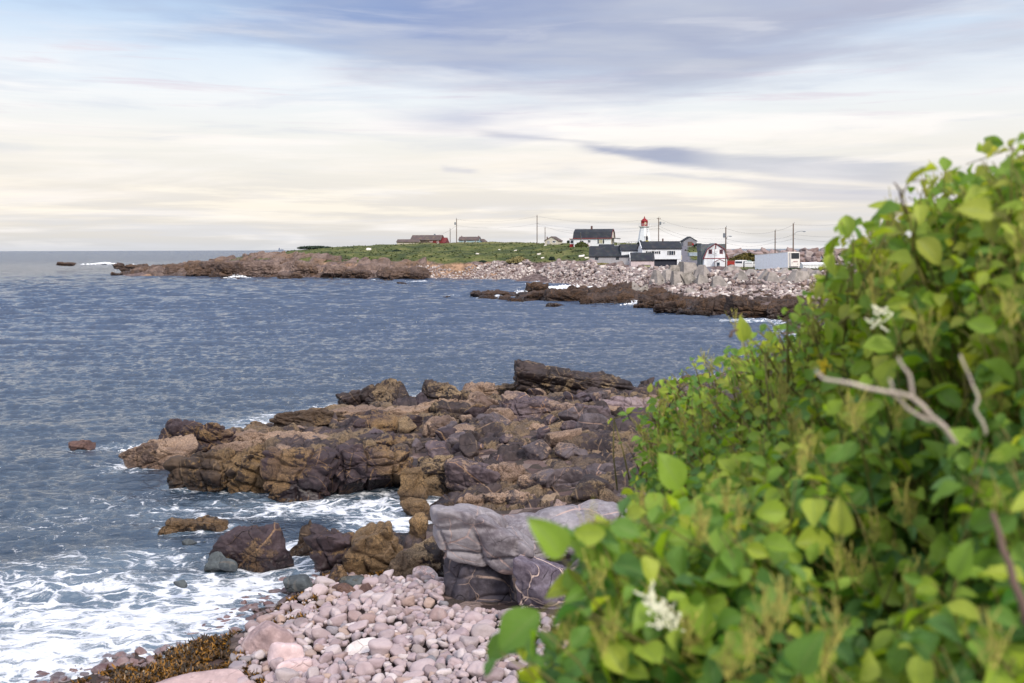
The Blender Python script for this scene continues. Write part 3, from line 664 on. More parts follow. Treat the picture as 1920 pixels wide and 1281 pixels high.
wv3 = t.noise(P2, 2.2, 3, 0.5, 0, 1); W2 = t.vm('ADD', W2, t.mul(t.vm('SUBTRACT', wv3, (.5, .5, .5)), (0.55, 0.55, 0)))
Ws = t.mul(W2, (1.0, 2.1, 1))
e1 = t.vor(Ws, 1.0, 'DISTANCE_TO_EDGE'); e2 = t.vor(Ws, 2.6, 'DISTANCE_TO_EDGE')
nf = t.noise(Ws, 1.3, 8, 0.7, 0.7); nf2 = t.noise(Ws, 0.25, 5, 0.6); nf3 = t.noise(P2, 13, 4, 0.7)
lace = t.m('ADD', t.m('MULTIPLY', t.ss(e1, 0.16, 0.0), 0.30), t.m('MULTIPLY', t.ss(e2, 0.16, 0.0), 0.16))
fv = t.m('ADD', t.m('ADD', lace, t.m('MULTIPLY', nf, 0.95)), t.m('MULTIPLY', nf2, 0.65))
fv = t.m('ADD', fv, t.m('ADD', t.m('MULTIPLY', nf3, 0.30), t.m('MULTIPLY', t.m('SUBTRACT', t.noise(Ws, 6.0, 5, 0.7, 0.8), 0.5), 0.45)))
thr = t.mr(fo, 0.0, 1.0, 1.78, 0.87)
fk = t.m('MULTIPLY', t.ss(t.m('SUBTRACT', fv, thr), -0.11, 0.24), t.ss(fo, 0.08, 0.3))
veil = t.m('MULTIPLY', t.ss(fo, 0.35, 1.0), 0.30)
dist = t.m('SQRT', t.m('ADD', t.m('MULTIPLY', x_, x_), t.m('MULTIPLY', y_, y_)))
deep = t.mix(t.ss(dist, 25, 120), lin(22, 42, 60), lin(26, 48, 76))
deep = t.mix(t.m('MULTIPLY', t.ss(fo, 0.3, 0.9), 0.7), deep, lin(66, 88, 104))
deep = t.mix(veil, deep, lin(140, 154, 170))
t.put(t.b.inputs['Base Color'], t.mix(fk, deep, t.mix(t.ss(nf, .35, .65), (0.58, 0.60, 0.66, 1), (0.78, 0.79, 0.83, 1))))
t.put(t.b.inputs['Roughness'], t.m('MAXIMUM', t.m('MULTIPLY', fk, .75), t.mr(dist, 80, 900, .045, .22)))
t.b.inputs['IOR'].default_value = 1.62; t.b.inputs['Specular IOR Level'].default_value = 1.0
# ripples finer than the mesh: near and far sizes
b1 = t.noise(t.mul(P2, (1, 1.3, 1)), 5.0, 4, 0.55, 0.3); b2 = t.noise(t.mul(P2, (0.7, 1.2, 1)), 1.3, 5, 0.65, 0.5); b3 = t.noise(t.mul(P2, (0.6, 1, 1)), 0.6, 5, 0.62, 0.2); b4 = t.noise(t.mul(P2, (0.3, 1, 1)), 0.17, 6, 0.65)
bn = t.bump(b1, t.ss(dist, 110, 20), 0.055)
bn = t.bump(t.noise(t.mul(P2, (0.8, 1.25, 1)), 2.9, 4, 0.6, 0.4), t.m('MULTIPLY', t.ss(dist, 10, 40), t.ss(dist, 260, 120)), 0.17, bn)
bn = t.bump(b2, t.ss(dist, 40, 100), 0.20, bn)
bn = t.bump(b3, t.ss(dist, 130, 300), 1.9, bn)
bn = t.bump(b4, t.ss(dist, 250, 500), 5.0, bn)
bn = t.bump(t.m('MULTIPLY', fk, t.m('ADD', 0.5, nf)), 0.6, 0.05, bn)
t.put(t.b.inputs['Normal'], bn)
o = link("sea", wm, m); tag(o, kind='structure')
# splashes thrown up where the surf meets the rocks
sm, t = new_mat("spray")
t.b.inputs['Base Color'].default_value = (0.88, 0.89, 0.92, 1); t.b.inputs['Roughness'].default_value = 0.9
def splash(px, py, w_, h_, label, n=260, yy=None):
    c = atz(px, py, 0.1); rs = np.random.RandomState(int(px * 7 + py)); V0, F0 = ico(1); Vs, Fs = [], []
    for i in range(n):
        u = rs.normal() * 0.35; hh = abs(rs.normal()) * 0.4 * math.exp(-(u / 0.5) ** 2); s = w_ * rs.uniform(.015, .05) * (1.2 - min(hh, 1))
        Vs.append(V0 * s * np.array([1.5, 1, .8]) + [c[0] + u * w_, c[1] + rs.normal() * w_ * .1, c[2] + hh * h_ + s * .1]); Fs.append(F0 + i * len(V0))
    tag(link("wave_splash", npmesh("wave_splash", np.vstack(Vs), np.vstack(Fs)), sm), label, "splash", kind='stuff')
splash(985, 521, 9, 1.3, "white spray of a wave breaking on the far pebble beach")
splash(1068, 542, 8, 1.0, "white surf breaking in the cove behind the reef")
splash(976, 552, 2.5, 1.3, "small white splash in the gap of the brown reef", 160)
splash(1196, 572, 2.6, 1.0, "white splash at the right end of the dark reef", 160)
splash(445, 521, 4, 1.3, "white splash against the foot of the headland rocks", 160)
splash(198, 496, 12, 1.6, "white breaker left of the offshore rocks")
splash(262, 846, 1.0, .35, "small splash at the seaward tip of the near outcrop", 200)
# ---------------------------------------------------------------- near rocks
DK = lin(62, 52, 54); PU = lin(92, 78, 88); TAN = lin(166, 142, 112); PK = lin(186, 158, 138)
_rm = rock_mat
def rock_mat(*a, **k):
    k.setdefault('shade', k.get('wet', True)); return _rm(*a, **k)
RM = {
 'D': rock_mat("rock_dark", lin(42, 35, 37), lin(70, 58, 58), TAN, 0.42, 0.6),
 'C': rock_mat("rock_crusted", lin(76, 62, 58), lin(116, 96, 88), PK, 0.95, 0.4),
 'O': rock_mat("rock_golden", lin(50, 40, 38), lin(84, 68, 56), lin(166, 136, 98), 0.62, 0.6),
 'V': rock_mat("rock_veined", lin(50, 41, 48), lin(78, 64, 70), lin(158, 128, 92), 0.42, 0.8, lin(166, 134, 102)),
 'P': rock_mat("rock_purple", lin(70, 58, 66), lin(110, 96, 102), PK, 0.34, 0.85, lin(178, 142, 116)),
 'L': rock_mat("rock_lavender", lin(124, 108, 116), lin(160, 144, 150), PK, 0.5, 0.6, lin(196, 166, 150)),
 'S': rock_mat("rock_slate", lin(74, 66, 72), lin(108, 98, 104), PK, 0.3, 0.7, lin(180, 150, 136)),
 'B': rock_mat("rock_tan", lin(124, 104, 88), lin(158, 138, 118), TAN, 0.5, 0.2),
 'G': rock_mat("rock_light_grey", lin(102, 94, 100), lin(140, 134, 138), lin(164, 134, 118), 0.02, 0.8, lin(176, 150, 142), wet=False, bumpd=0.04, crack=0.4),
 'GD': rock_mat("rock_grey_shade", lin(50, 45, 52), lin(80, 74, 82), lin(150, 120, 100), 0.1, 0.6, lin(170, 146, 132), wet=False, bumpd=0.04),  # shade under the overhang is put into this darker grey
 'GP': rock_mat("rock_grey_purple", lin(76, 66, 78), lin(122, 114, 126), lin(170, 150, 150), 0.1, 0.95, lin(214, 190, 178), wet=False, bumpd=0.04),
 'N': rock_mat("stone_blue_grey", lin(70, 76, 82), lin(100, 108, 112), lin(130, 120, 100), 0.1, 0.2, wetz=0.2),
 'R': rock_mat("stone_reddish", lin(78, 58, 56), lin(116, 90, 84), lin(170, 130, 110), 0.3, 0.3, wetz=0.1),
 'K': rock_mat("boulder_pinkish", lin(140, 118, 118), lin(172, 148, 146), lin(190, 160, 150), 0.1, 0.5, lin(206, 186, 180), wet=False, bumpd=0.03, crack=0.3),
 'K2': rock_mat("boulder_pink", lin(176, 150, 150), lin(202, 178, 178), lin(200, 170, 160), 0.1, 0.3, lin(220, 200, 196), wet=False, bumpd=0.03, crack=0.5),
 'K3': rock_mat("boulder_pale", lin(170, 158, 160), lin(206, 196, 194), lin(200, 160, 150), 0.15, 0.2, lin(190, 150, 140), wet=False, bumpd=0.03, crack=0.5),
}
for i, (q, (cx, cy, zb, zt, wd_, dp)) in enumerate(zip(NR, NRP)):
    x0, x1, yt, yb, Y, dr, turn, roll, p, jt, mk, label, kind = q
    g = min(zb, tz(cx, cy)) if kind == 0 else zb
    bury = max(0.25, (zt - zb) * 0.35) if kind == 0 else (zt - zb) * 0.12
    zlo = zb - bury; H = zt - zlo
    sub = 7 if (wd_ > 2.6) else (6 if wd_ > 0.8 else 5)
    Vv, F = rock_verts(1000 + i * 13, (wd_ * 1.04, dp, H * 1.02), sub, p * (1.0 if kind else (1.1 if mk[0] == 'G' else 1.7)), (5 if mk[0] == 'G' else 9) if kind == 0 else 10,
                      box=(0.8 if mk[0] == 'G' else 0.62) if kind == 0 else 0.7, rough=0.025 if (kind or mk[0] == 'G') else 0.06, joints=jt, js=(0.30 * wd_ ** .5 + .35, .8, 0.25 * H ** .5 + .28), irr=0.07 if (kind or mk[0] == 'G') else 0.09, bed=0 if (kind or mk[0] in 'GB') else .10 * min(1.2, H), lay=.32 + .12 * H)
    tk = .62 if ('triangular' in label or 'pyramid' in label or 'pointed' in label or 'wedge' in label) else .0
    zn = (Vv[:, 2] - Vv[:, 2].min()) / (np.ptp(Vv[:, 2])); Vv[:, :2] *= (1 - tk * zn ** 1.2)[:, None]
    Rm = rotm(0, R(roll), 0); Vv = Vv @ Rm.T
    # keep the outline the photograph shows after tilting
    e = Vv.max(0) - Vv.min(0); Vv -= (Vv.max(0) + Vv.min(0)) / 2
    Vv = Vv * np.array([wd_ * 1.02 / e[0], 1, H / e[2]])
    Rz = rotm(0, 0, R(turn)); Vv = Vv @ Rz.T
    if 'light grey' in label or 'big smooth' in label: pass
    me = npmesh("rock", Vv, F)
    nm = "boulder" if kind or mk[0] in 'GK' else "rock"
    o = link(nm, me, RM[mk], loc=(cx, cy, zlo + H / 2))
    tag(o, label, nm, None if kind else "rocks of the near outcrop")

# filler bedrock between the big blocks: one rugged shelf
fx, fy = np.meshgrid(np.linspace(-17, 13, 620), np.linspace(20.5, 60, 780))
fx = fx.ravel(); fy = fy.ravel(); base_z = terrain(fx, fy, False)
q = np.stack([fx, fy, 0 * fx], 1)
qw = q + 0.7 * np.stack([fbm(q * 0.5, 3, 41), fbm(q * 0.5, 3, 42), 0 * fx], 1)
def cellstep(q, s, seed, rotd):
    c, s_ = math.cos(R(rotd)), math.sin(R(rotd))
    a = (q[:, 0] * c + q[:, 1] * s_) / s[0]; b = (-q[:, 0] * s_ + q[:, 1] * c) / s[1]
    ia, ib = np.floor(a).astype(np.int64), np.floor(b).astype(np.int64)
    h = _h(ia, ib, ia * 0, seed)
    ea = np.minimum(a - ia, 1 - (a - ia)) * s[0]; eb = np.minimum(b - ib, 1 - (b - ib)) * s[1]
    return h, np.minimum(ea, eb)
h1, e1_ = cellstep(qw, (2.6, 1.4), 5, -25); h2, e2_ = cellstep(qw * 1.0, (1.0, .6), 6, 18)
k_on = sstep(base_z, -0.45, 0.05)
bz = base_z + k_on * (0.16 + 0.26 * h1 + 0.13 * h2 + 0.16 * fbm(q * 1.2, 4, 44)) - 0.25 * np.exp(-(e1_ / .12) ** 2) - 0.12 * np.exp(-(e2_ / .06) ** 2) + 0.05 * fbm(q * 5, 3, 46)
rough_zone = inpoly(fx, fy, [tuple(atz(*p)[:2]) for p in [(230, 900), (230, 800), (600, 720), (960, 690), (1330, 690), (1330, 990), (1180, 1000), (1000, 985), (800, 975), (830, 1100), (680, 1100), (560, 1050), (520, 985), (760, 965), (790, 940), (400, 930)]])
bz = np.where(rough_zone, bz, base_z - 0.35)
bz = np.where(bz < -0.6, -0.6, bz)
nx_ = 620; i = (np.arange(779)[:, None] * nx_ + np.arange(619)[None]).ravel()
o = link("bedrock", npmesh("bedrock", np.stack([fx, fy, bz], 1), np.stack([i, i + 1, i + 1 + nx_, i + nx_], 1)), rock_mat('bedrock', lin(48, 40, 44), lin(80, 68, 70), lin(150, 128, 102), 0.5, 0.7, lin(166, 138, 114))); tag(o, kind='structure')

# smaller loose blocks wedged between the ledges
def scatter_rocks(name, label, cat, group, pos, sizes, mats, seeds, sub=4, p=14, flat=0.7, box=0.6, rough=0.06, irr=0.1, nproto=10, limit=300, stuffname=None):
    protos = []
    for s in seeds[:nproto]:
        Vv, F = rock_verts(s, (1, np.random.RandomState(s).uniform(.65, .9), np.random.RandomState(s + 1).uniform(flat - .15, flat + .15)), sub, p, 9, box=box, rough=rough, irr=irr)
        protos.append((Vv, F))
    order = np.argsort(-np.asarray(sizes) / np.hypot(pos[:, 0], pos[:, 1]))
    rs = np.random.RandomState(seeds[0])
    meshes = {}
    for j, ix in enumerate(order[:limit]):
        pr = rs.randint(len(protos)); mi = rs.randint(len(mats)); key = (pr, mi)
        if key not in meshes:
            me = npmesh(name, *protos[pr]); me.materials.append(mats[mi]); meshes[key] = me
            if any(True for _ in mats): fattr(me, 'tint', np.full(len(protos[pr][0]), 0.5))
        o = bpy.data.objects.new(name, meshes[key]); C.objects.link(o)
        s = sizes[ix]; o.location = pos[ix]; o.scale = (s * rs.uniform(.9, 1.15), s, s * rs.uniform(.85, 1.1))
        o.rotation_euler = (rs.normal() * .25, rs.normal() * .25, rs.uniform(0, 6.28)); tag(o, label, cat, group)
    rest = order[limit:]
    if len(rest):
        low = [rock_verts(s, (1, .8, flat), max(sub - 1, 2), p, 9, box=box, rough=rough, irr=irr) for s in seeds[:nproto]]
        n = len(low[0][0]); VV = np.empty((len(rest) * n, 3)); FF = []; tint = np.empty(len(rest) * n); F0 = low[0][1]
        for j, ix in enumerate(rest):
            Vv = low[rs.randint(len(low))][0] * sizes[ix] * rs.uniform(.85, 1.15, 3)
            Vv = Vv @ rotm(rs.normal() * .3, rs.normal() * .3, rs.uniform(0, 6.28)).T
            VV[j * n:(j + 1) * n] = Vv + pos[ix]; tint[j * n:(j + 1) * n] = rs.rand()
        FF = (F0[None] + (np.arange(len(rest)) * n)[:, None, None]).reshape(-1, 3)
        me = npmesh(stuffname or name, VV, FF); fattr(me, 'tint', tint)
        o = link(stuffname or name, me, mats[0]); tag(o, label + " in a mass", cat, kind='stuff')
def tinted(name, stops, rough=0.75, bumpd=0.02, sc_=6, wet=False, speck=0.25):
    m, t = new_mat(name)
    geo = t.node('ShaderNodeNewGeometry'); P = geo.outputs['Position']
    oi = t.node('ShaderNodeObjectInfo').outputs['Random']
    k = t.m('FRACT', t.m('ADD', t.m('MULTIPLY', oi, 7.31), t.attr('tint')))
    col = t.ramp(k, stops)
    hs = t.node('ShaderNodeHueSaturation'); hs.inputs['Saturation'].default_value = 0.88; t.l.new(col, hs.inputs['Color']); col = hs.outputs[0]
    n = t.noise(P, sc_, 5, 0.65); n2_ = t.noise(P, sc_ * 6, 4, 0.7)
    col = t.mix(t.m('MULTIPLY', t.ss(n, 0.4, 0.7), speck), col, (0.62, 0.56, 0.55, 1))
    col = t.mix(t.m('MULTIPLY', t.ss(n2_, 0.5, 0.75), speck), col, t.mix(1.0, col, (0.5, 0.45, 0.45, 1), 'MULTIPLY'))
    ro = rough
    if wet:
        x, y, z = t.sep(P); wk = t.ss(t.m('ADD', z, t.m('MULTIPLY', n, 0.2)), 0.28, 0.12)
        col = t.mix(t.m('MULTIPLY', wk, 0.7), col, t.mix(1.0, col, (0.38, 0.32, 0.31, 1), 'MULTIPLY')); ro = t.m('SUBTRACT', rough, t.m('MULTIPLY', wk, 0.45))
    t.put(t.b.inputs['Base Color'], col); t.put(t.b.inputs['Roughness'], ro)
    t.put(t.b.inputs['Normal'], t.bump(t.m('ADD', n, t.m('MULTIPLY', n2_, 0.5)), 0.6, bumpd))
    return m
M_cob = tinted("cobble_stone", [(0, lin(132, 112, 114)), (.15, lin(168, 146, 148)), (.3, lin(150, 128, 134)), (.45, lin(184, 164, 164)), (.55, lin(128, 110, 112)), (.66, lin(194, 180, 180)), (.76, lin(158, 138, 142)), (.85, lin(110, 110, 118)), (.92, lin(168, 140, 126)), (1, lin(144, 118, 116))], wet=True, speck=0.16)
# loose blocks filling the hollows of the outcrop
lp = [atz(*q, .5)[:2] for q in [(560, 800), (700, 765), (960, 742), (1300, 742), (1320, 900), (1200, 960), (960, 950), (880, 900), (560, 870), (380, 850)]]
lp = [tuple(p) for p in lp]; rs = np.random.RandomState(61)
X = rs.uniform(min(p[0] for p in lp), max(p[0] for p in lp), 900); Yv = rs.uniform(min(p[1] for p in lp), max(p[1] for p in lp), 900)
ok = inpoly(X, Yv, lp) & ((X > -3) | (rs.rand(900) < .35)); X = X[ok][:110]; Yv = Yv[ok][:110]
sz = rs.uniform(.5, 1.0, len(X)) ** 2 * 1.5 + .15
scatter_rocks("loose_block", "angular brown-purple block lying loose in a hollow of the near outcrop", "rock", "loose blocks in the hollows of the near outcrop", np.stack([X, Yv, terrain(X, Yv, False) + sz * .16 + .05], 1), sz, [RM['C'], RM['P'], RM['V'], RM['S'], RM['D']], list(range(210, 226)), sub=5, p=20, flat=.62, box=.6, rough=.06, irr=.12, nproto=12)
# cobbles on the beach: dart throwing, big ones first
def inquad(pts): return [tuple(atz(px, py, z)[:2]) for px, py, z in pts]
bpoly = inquad([(640, 1075, .1), (700, 1080, .3), (830, 1090, .5), (830, 1140, .5), (960, 1150, .8), (1080, 1160, .9), (1300, 1160, 1.0), (1300, 1340, 1.2), (420, 1340, .3), (430, 1281, .3), (440, 1240, .25), (470, 1180, .2), (560, 1120, .1)])
bx = [p[0] for p in bpoly]; by = [p[1] for p in bpoly]
rs = np.random.RandomState(4); cells = {}; cpos = []; csz = []
big_xy = [(n[0], n[1], max(n[4], n[5]) / 2 * 0.85) for q_, n in zip(NR, NRP)]
def place_disc(x, y, r, gs=0.30, k=0.80):
    ix, iy = int(math.floor(x / gs)), int(math.floor(y / gs))
    for a in (-1, 0, 1):
        for b in (-1, 0, 1):
            for (u, v, s) in cells.get((ix + a, iy + b), ()):
                if (u - x) ** 2 + (v - y) ** 2 < ((s + r) * k) ** 2: return False
    cells.setdefault((ix, iy), []).append((x, y, r)); return True
for r_, tries in ((.21, 60), (.17, 260), (.135, 900), (.108, 3000), (.085, 8000), (.062, 12000), (.045, 12000)):
    X = rs.uniform(min(bx), max(bx), tries); Yv = rs.uniform(min(by), max(by), tries); ok = inpoly(X, Yv, bpoly)
    for x, y in zip(X[ok], Yv[ok]):
        r = r_ * rs.uniform(.85, 1.15)
        if any((x - u) ** 2 + (y - v) ** 2 < (s * .85) ** 2 for u, v, s in big_xy): continue
        if place_disc(x, y, r): cpos.append((x, y, r)); csz.append(2 * r * 1.12)
cpos = np.array(cpos); zz = terrain(cpos[:, 0], cpos[:, 1])
mound = 0.06 * fbm(np.stack([cpos[:, 0], cpos[:, 1], 0 * zz], 1) * 1.1, 3, 12)
P3 = np.stack([cpos[:, 0], cpos[:, 1], zz + mound + 0.05 + cpos[:, 2] * 0.35 + rs.uniform(0, .05, len(zz))], 1)
print("cobbles", len(P3))
scatter_rocks("cobble", "rounded pinkish cobble lying among many like it on the near beach", "cobble", "cobbles on the near beach", P3, np.array(csz), [M_cob], list(range(50, 66)), sub=4, p=5, flat=0.68, box=0.8, rough=0.02, irr=0.12, nproto=14, stuffname="small_cobbles")
# a few wet stones in the wash
wp = []; ws = []
for _ in range(220):
    px = rs.uniform(60, 640); py = np.interp(px, [60, 300, 450, 640], [1285, 1225, 1150, 1075]) + rs.normal() * 17 + 4
    p_ = atz(px, py, 0); wp.append((p_[0], p_[1], max(tz(p_[0], p_[1]), -.08) + .02)); ws.append(rs.uniform(.12, .34))
M_wet = tinted("wet_stone", [(0, lin(88, 60, 60)), (.3, lin(116, 88, 86)), (.6, lin(78, 62, 64)), (.8, lin(110, 100, 106)), (1, lin(122, 88, 80))], rough=0.3, speck=.15)
scatter_rocks("wet_cobble", "wet reddish cobble at the edge of the foam beside the seaweed", "cobble", "wet cobbles in the wash", np.array(wp), np.array(ws), [M_wet], list(range(80, 90)), sub=4, p=6, flat=.5, box=.8, rough=.02, nproto=8)

# ---------------------------------------------------------------- seaweed: heaps of small curled blades
m_weed, t = new_mat("kelp")
tn = t.attr('tint'); geo = t.node('ShaderNodeNewGeometry')
c_ = t.ramp(tn, [(0, lin(28, 22, 14)), (.4, lin(54, 40, 20)), (.65, lin(96, 66, 24)), (.85, lin(150, 104, 30)), (1, lin(50, 40, 34))])
t.put(t.b.inputs['Base Color'], c_); t.b.inputs['Roughness'].default_value = 0.35
def weed(poly, n, label, zoff=0.05, heap=0.12, seed=3):
    rs = np.random.RandomState(seed); pl = [tuple(atz(px, py, 0.1)[:2]) for px, py in poly]
    xs = [p[0] for p in pl]; ys = [p[1] for p in pl]
    X = rs.uniform(min(xs), max(xs), n * 3); Yv = rs.uniform(min(ys), max(ys), n * 3); ok = inpoly(X, Yv, pl); X = X[ok][:n]; Yv = Yv[ok][:n]; n = len(X)
    keep = fbm(np.stack([X, Yv, 0 * X], 1) * 1.6, 3, 9) > -0.45; X = X[keep]; Yv = Yv[keep]; n = len(X)
    Z = terrain(X, Yv) + zoff + heap * np.maximum(0, fbm(np.stack([X, Yv, 0 * X], 1) * 1.3, 3, 5) + .3) + rs.uniform(0, .05, n)
    L = rs.uniform(.05, .15, n); Wd = L * rs.uniform(.2, .4, n); th = rs.uniform(0, 6.28, n)
    tl = np.linspace(0, 1, 5); V_ = np.zeros((n, 5, 2, 3))
    tp = rs.normal(size=n) * .6; curl = rs.normal(size=n) * 1.2; roll_ = rs.normal(size=n) * .7
    for i, tt in enumerate(tl):
        w_ = Wd * math.sin(PI * min(max(tt, .08), .95)) ** .6 * (1 + .25 * rs.normal(size=n))
        fwd = L * (tt - .5); hz = L * (np.sin(tp) * (tt - .5) + curl * .35 * (tt - .5) ** 2 * 2)
        for s, k in ((-1, 0), (1, 1)):
            V_[:, i, k, 0] = X + fwd * np.cos(th) - s * w_ / 2 * np.sin(th) * np.cos(roll_)
            V_[:, i, k, 1] = Yv + fwd * np.sin(th) + s * w_ / 2 * np.cos(th) * np.cos(roll_)
            V_[:, i, k, 2] = Z + hz + s * w_ / 2 * np.sin(roll_)
    b = np.arange(n)[:, None] * 10 + np.array([0, 2, 4, 6])[None]
    F = np.stack([b, b + 1, b + 3, b + 2], 2).reshape(-1, 4)
    me = npmesh("seaweed", V_.reshape(-1, 3), F); fattr(me, 'tint', np.repeat(rs.rand(n), 10))
    tag(link("seaweed", me, m_weed), label, "seaweed", kind='stuff')
weed([(230, 1281), (300, 1225), (380, 1195), (450, 1200), (470, 1281), (500, 1330), (150, 1330), (160, 1290)], 15000, "brown and golden seaweed heaped at the bottom edge left of the big boulders", seed=3)
weed([(490, 1165), (560, 1120), (610, 1090), (600, 1060), (640, 1070), (670, 1075), (650, 1110), (640, 1145), (590, 1170), (560, 1195), (520, 1185)], 8500, "brown and golden seaweed strip along the waterline beside the cobbles", seed=4)
weed([(690, 1078), (780, 1080), (770, 1092), (690, 1092)], 500, "thin line of seaweed at the foot of the near ledge", seed=5)
weed([(340, 1278), (200, 1290), (120, 1290), (200, 1265), (340, 1240)], 2500, "dark seaweed in the wash at the bottom edge", seed=6)

# ---------------------------------------------------------------- far shore rocks
R_far = rock_mat("headland_rock", lin(70, 58, 56), lin(112, 94, 88), lin(126, 100, 82), 0.5, 0.35, scale=0.35, bumpd=0.10, wetz=1.0)
R_far2 = rock_mat("headland_rock_pink", lin(94, 78, 74), lin(142, 122, 114), lin(156, 128, 108), 0.4, 0.2, scale=0.35, bumpd=0.10, wetz=1.7)
R_reef = rock_mat("reef_rock", lin(52, 42, 40), lin(84, 68, 62), lin(108, 82, 62), 0.5, 0.6, lin(130, 96, 66), scale=0.5, bumpd=0.10, wetz=0.9)
def ordinal(n): return ["first", "second", "third", "fourth", "fifth", "sixth", "seventh", "eighth", "ninth", "tenth", "eleventh", "twelfth", "thirteenth", "fourteenth", "fifteenth", "sixteenth", "seventeenth", "eighteenth", "nineteenth", "twentieth"][n - 1]
def ledge(name, lst, mats, label, cat, group, seed, p=12):
    for i, q in enumerate(lst):
        x0, x1, yt, yb, Y = q[:5]; roll = q[5] if len(q) > 5 else 0; mi = q[6] if len(q) > 6 else 0
        Y = min(Y, atz((x0 + x1) / 2, yb, -.1)[1]); a = aty(x0, yb, Y); b = aty(x1, yb, Y); tp = aty((x0 + x1) / 2, yt, Y + 1.5); wd_ = b[0] - a[0]; zb = (a[2] + b[2]) / 2; H = tp[2] - zb + 0.8
        dp = min(max(wd_ * .6, 3), 11)
        Vv, F = rock_verts(seed + i * 7, (wd_ * 1.12, dp, H), 6, p * 1.8, 9, box=.62, rough=.09, joints=.35, js=(2.1, 1.5, 1.0), irr=.12, bed=.30, lay=.9)
        Vv = Vv @ rotm(0, R(roll), 0).T
        o = link(name, npmesh(name, Vv, F), mats[mi], loc=((a[0] + b[0]) / 2, Y + dp * .4, zb - .8 + H / 2))
        lab = label if not isinstance(label, list) else label[i]
        if '%s' in lab: lab = lab % (ordinal(i + 1) if i else "leftmost")
        tag(o, lab, cat, group)
ledge("headland_rock", [(240, 330, 496, 517, 328, -2), (300, 400, 492, 518, 320, -3), (352, 420, 491, 519, 312), (392, 470, 492, 521, 306, 3), (446, 520, 486, 521, 303, 0, 1), (500, 556, 482, 519, 303, -8, 1), (386, 480, 511, 521, 300), (540, 600, 488, 522, 292, 4, 1), (520, 566, 509, 524, 288), (590, 660, 492, 523, 290, 0, 1), (640, 700, 500, 524, 286, 2), (690, 800, 498, 525, 278, 3), (760, 805, 510, 525, 276, 4), (560, 640, 477, 498, 303, 0, 1), (500, 560, 476, 500, 312, -6, 1)],
      [R_far, R_far2], "brown fractured ledge of the far headland, %s in the row along the water", "rock ledge", "ledges of the far headland", 300)
ledge("offshore_rock", [(208, 236, 492, 502, 352), (228, 280, 494.5, 503, 350)], [R_far], ["rounded left lump of the low rocks off the headland tip", "long flat right part of the low rocks off the headland tip"], "rock", None, 420)
ledge("offshore_rock", [(206, 226, 511, 516, 320), (222, 242, 502.5, 507, 345), (408, 452, 520, 524, 296), (718, 736, 521, 528, 262), (740, 760, 529, 534, 247), (826, 842, 554.5, 560, 184), (1026, 1070, 566, 577, 148), (1090, 1104, 573, 576, 142), (1398, 1416, 597, 600, 122), (100, 140, 492, 496, 410)], [R_reef],
      ["tiny dark rock low in the water left of the headland tip", "thin dark rock between the offshore rocks and the headland tip", "dark rock awash in surf below the headland ledges", "small brown rock standing off the headland's right ledge", "small black rock in foam off the far pebble beach",
       "tiny black rock awash left of the reef", "low dark rock standing alone in front of the reef", "sliver of dark rock right of the lone rock before the reef", "tiny reddish rock in the surf beside the leaves", "faint rock awash far out at the left"], "rock", None, 440)
ledge("reef_rock", [(874, 990, 541, 559, 176, 4), (895, 930, 552, 562, 170), (930, 1010, 556, 567, 166), (984, 1026, 526, 550, 176, 4), (968, 1034, 546, 566, 168, -4), (1016, 1100, 543, 568, 166, 2), (1060, 1110, 536, 552, 176, 3), (1090, 1180, 538, 562, 166, 0), (1085, 1200, 549, 572, 160, -3), (1160, 1240, 542, 568, 160), (1190, 1290, 548, 578, 148, -4),
      (1188, 1250, 560, 582, 136, -6), (1222, 1290, 566, 590, 130, 0), (1266, 1330, 574, 597, 125, 4), (1290, 1350, 568, 588, 130), (1300, 1400, 560, 594, 126, -10), (1370, 1460, 556, 600, 122, 8), (1440, 1500, 566, 602, 122), (1230, 1330, 552, 572, 142), (1340, 1420, 552, 575, 138)],
      [R_reef], "dark brown ledge of the middle reef, %s from its seaward tip", "reef rock", "ledges of the middle reef", 500, 13)

# continuous jointed bedrock under the headland ledges and the reef
def far_bed(x0, x1, y0, y1, st, cell, amp, poly, mat, lift, name):
    nx, ny = int((x1 - x0) / st), int((y1 - y0) / st); X, Y_ = np.meshgrid(np.linspace(x0, x1, nx), np.linspace(y0, y1, ny)); X = X.ravel(); Y_ = Y_.ravel()
    z = terrain(X, Y_); q = np.stack([X, Y_, 0 * X], 1); qw = q + .5 * cell * np.stack([fbm(q / cell * .6, 3, 71), fbm(q / cell * .6, 3, 72), 0 * X], 1)
    h1, e1 = cellstep(qw, (cell * 1.7, cell * .8), 15, -12); h2, e2 = cellstep(qw, (cell * .7, cell * .4), 16, 15)
    zz = z + lift + amp * (h1 + .5 * h2 + .45 * fbm(q / cell * 1.4, 3, 73)) - amp * .7 * np.exp(-(e1 / (cell * .07)) ** 2)
    d = inpoly(X, Y_, poly); zz = np.where(d, zz, z - 1.2); zz = np.where(z < -1.0, np.minimum(zz, -.6), zz)
    i = (np.arange(ny - 1)[:, None] * nx + np.arange(nx - 1)[None]).ravel()
    tag(link(name, npmesh(name, np.stack([X, Y_, zz], 1), np.stack([i, i + 1, i + 1 + nx, i + nx], 1), False), mat), kind='structure')
hp = [tuple(p[:2]) for p in [atz(225, 516), atz(330, 519), atz(480, 522), atz(640, 524), atz(810, 525)]] + [tuple(aty(*q)[:2]) for q in [(800, 508, 284), (700, 505, 290), (640, 500, 297), (600, 488, 306), (556, 476, 318), (500, 484, 328), (400, 490, 330), (300, 495, 332), (225, 500, 335)]]
far_bed(-140, -18, 262, 345, .45, 3.4, .75, hp, R_far2, .35, "headland_bedrock")
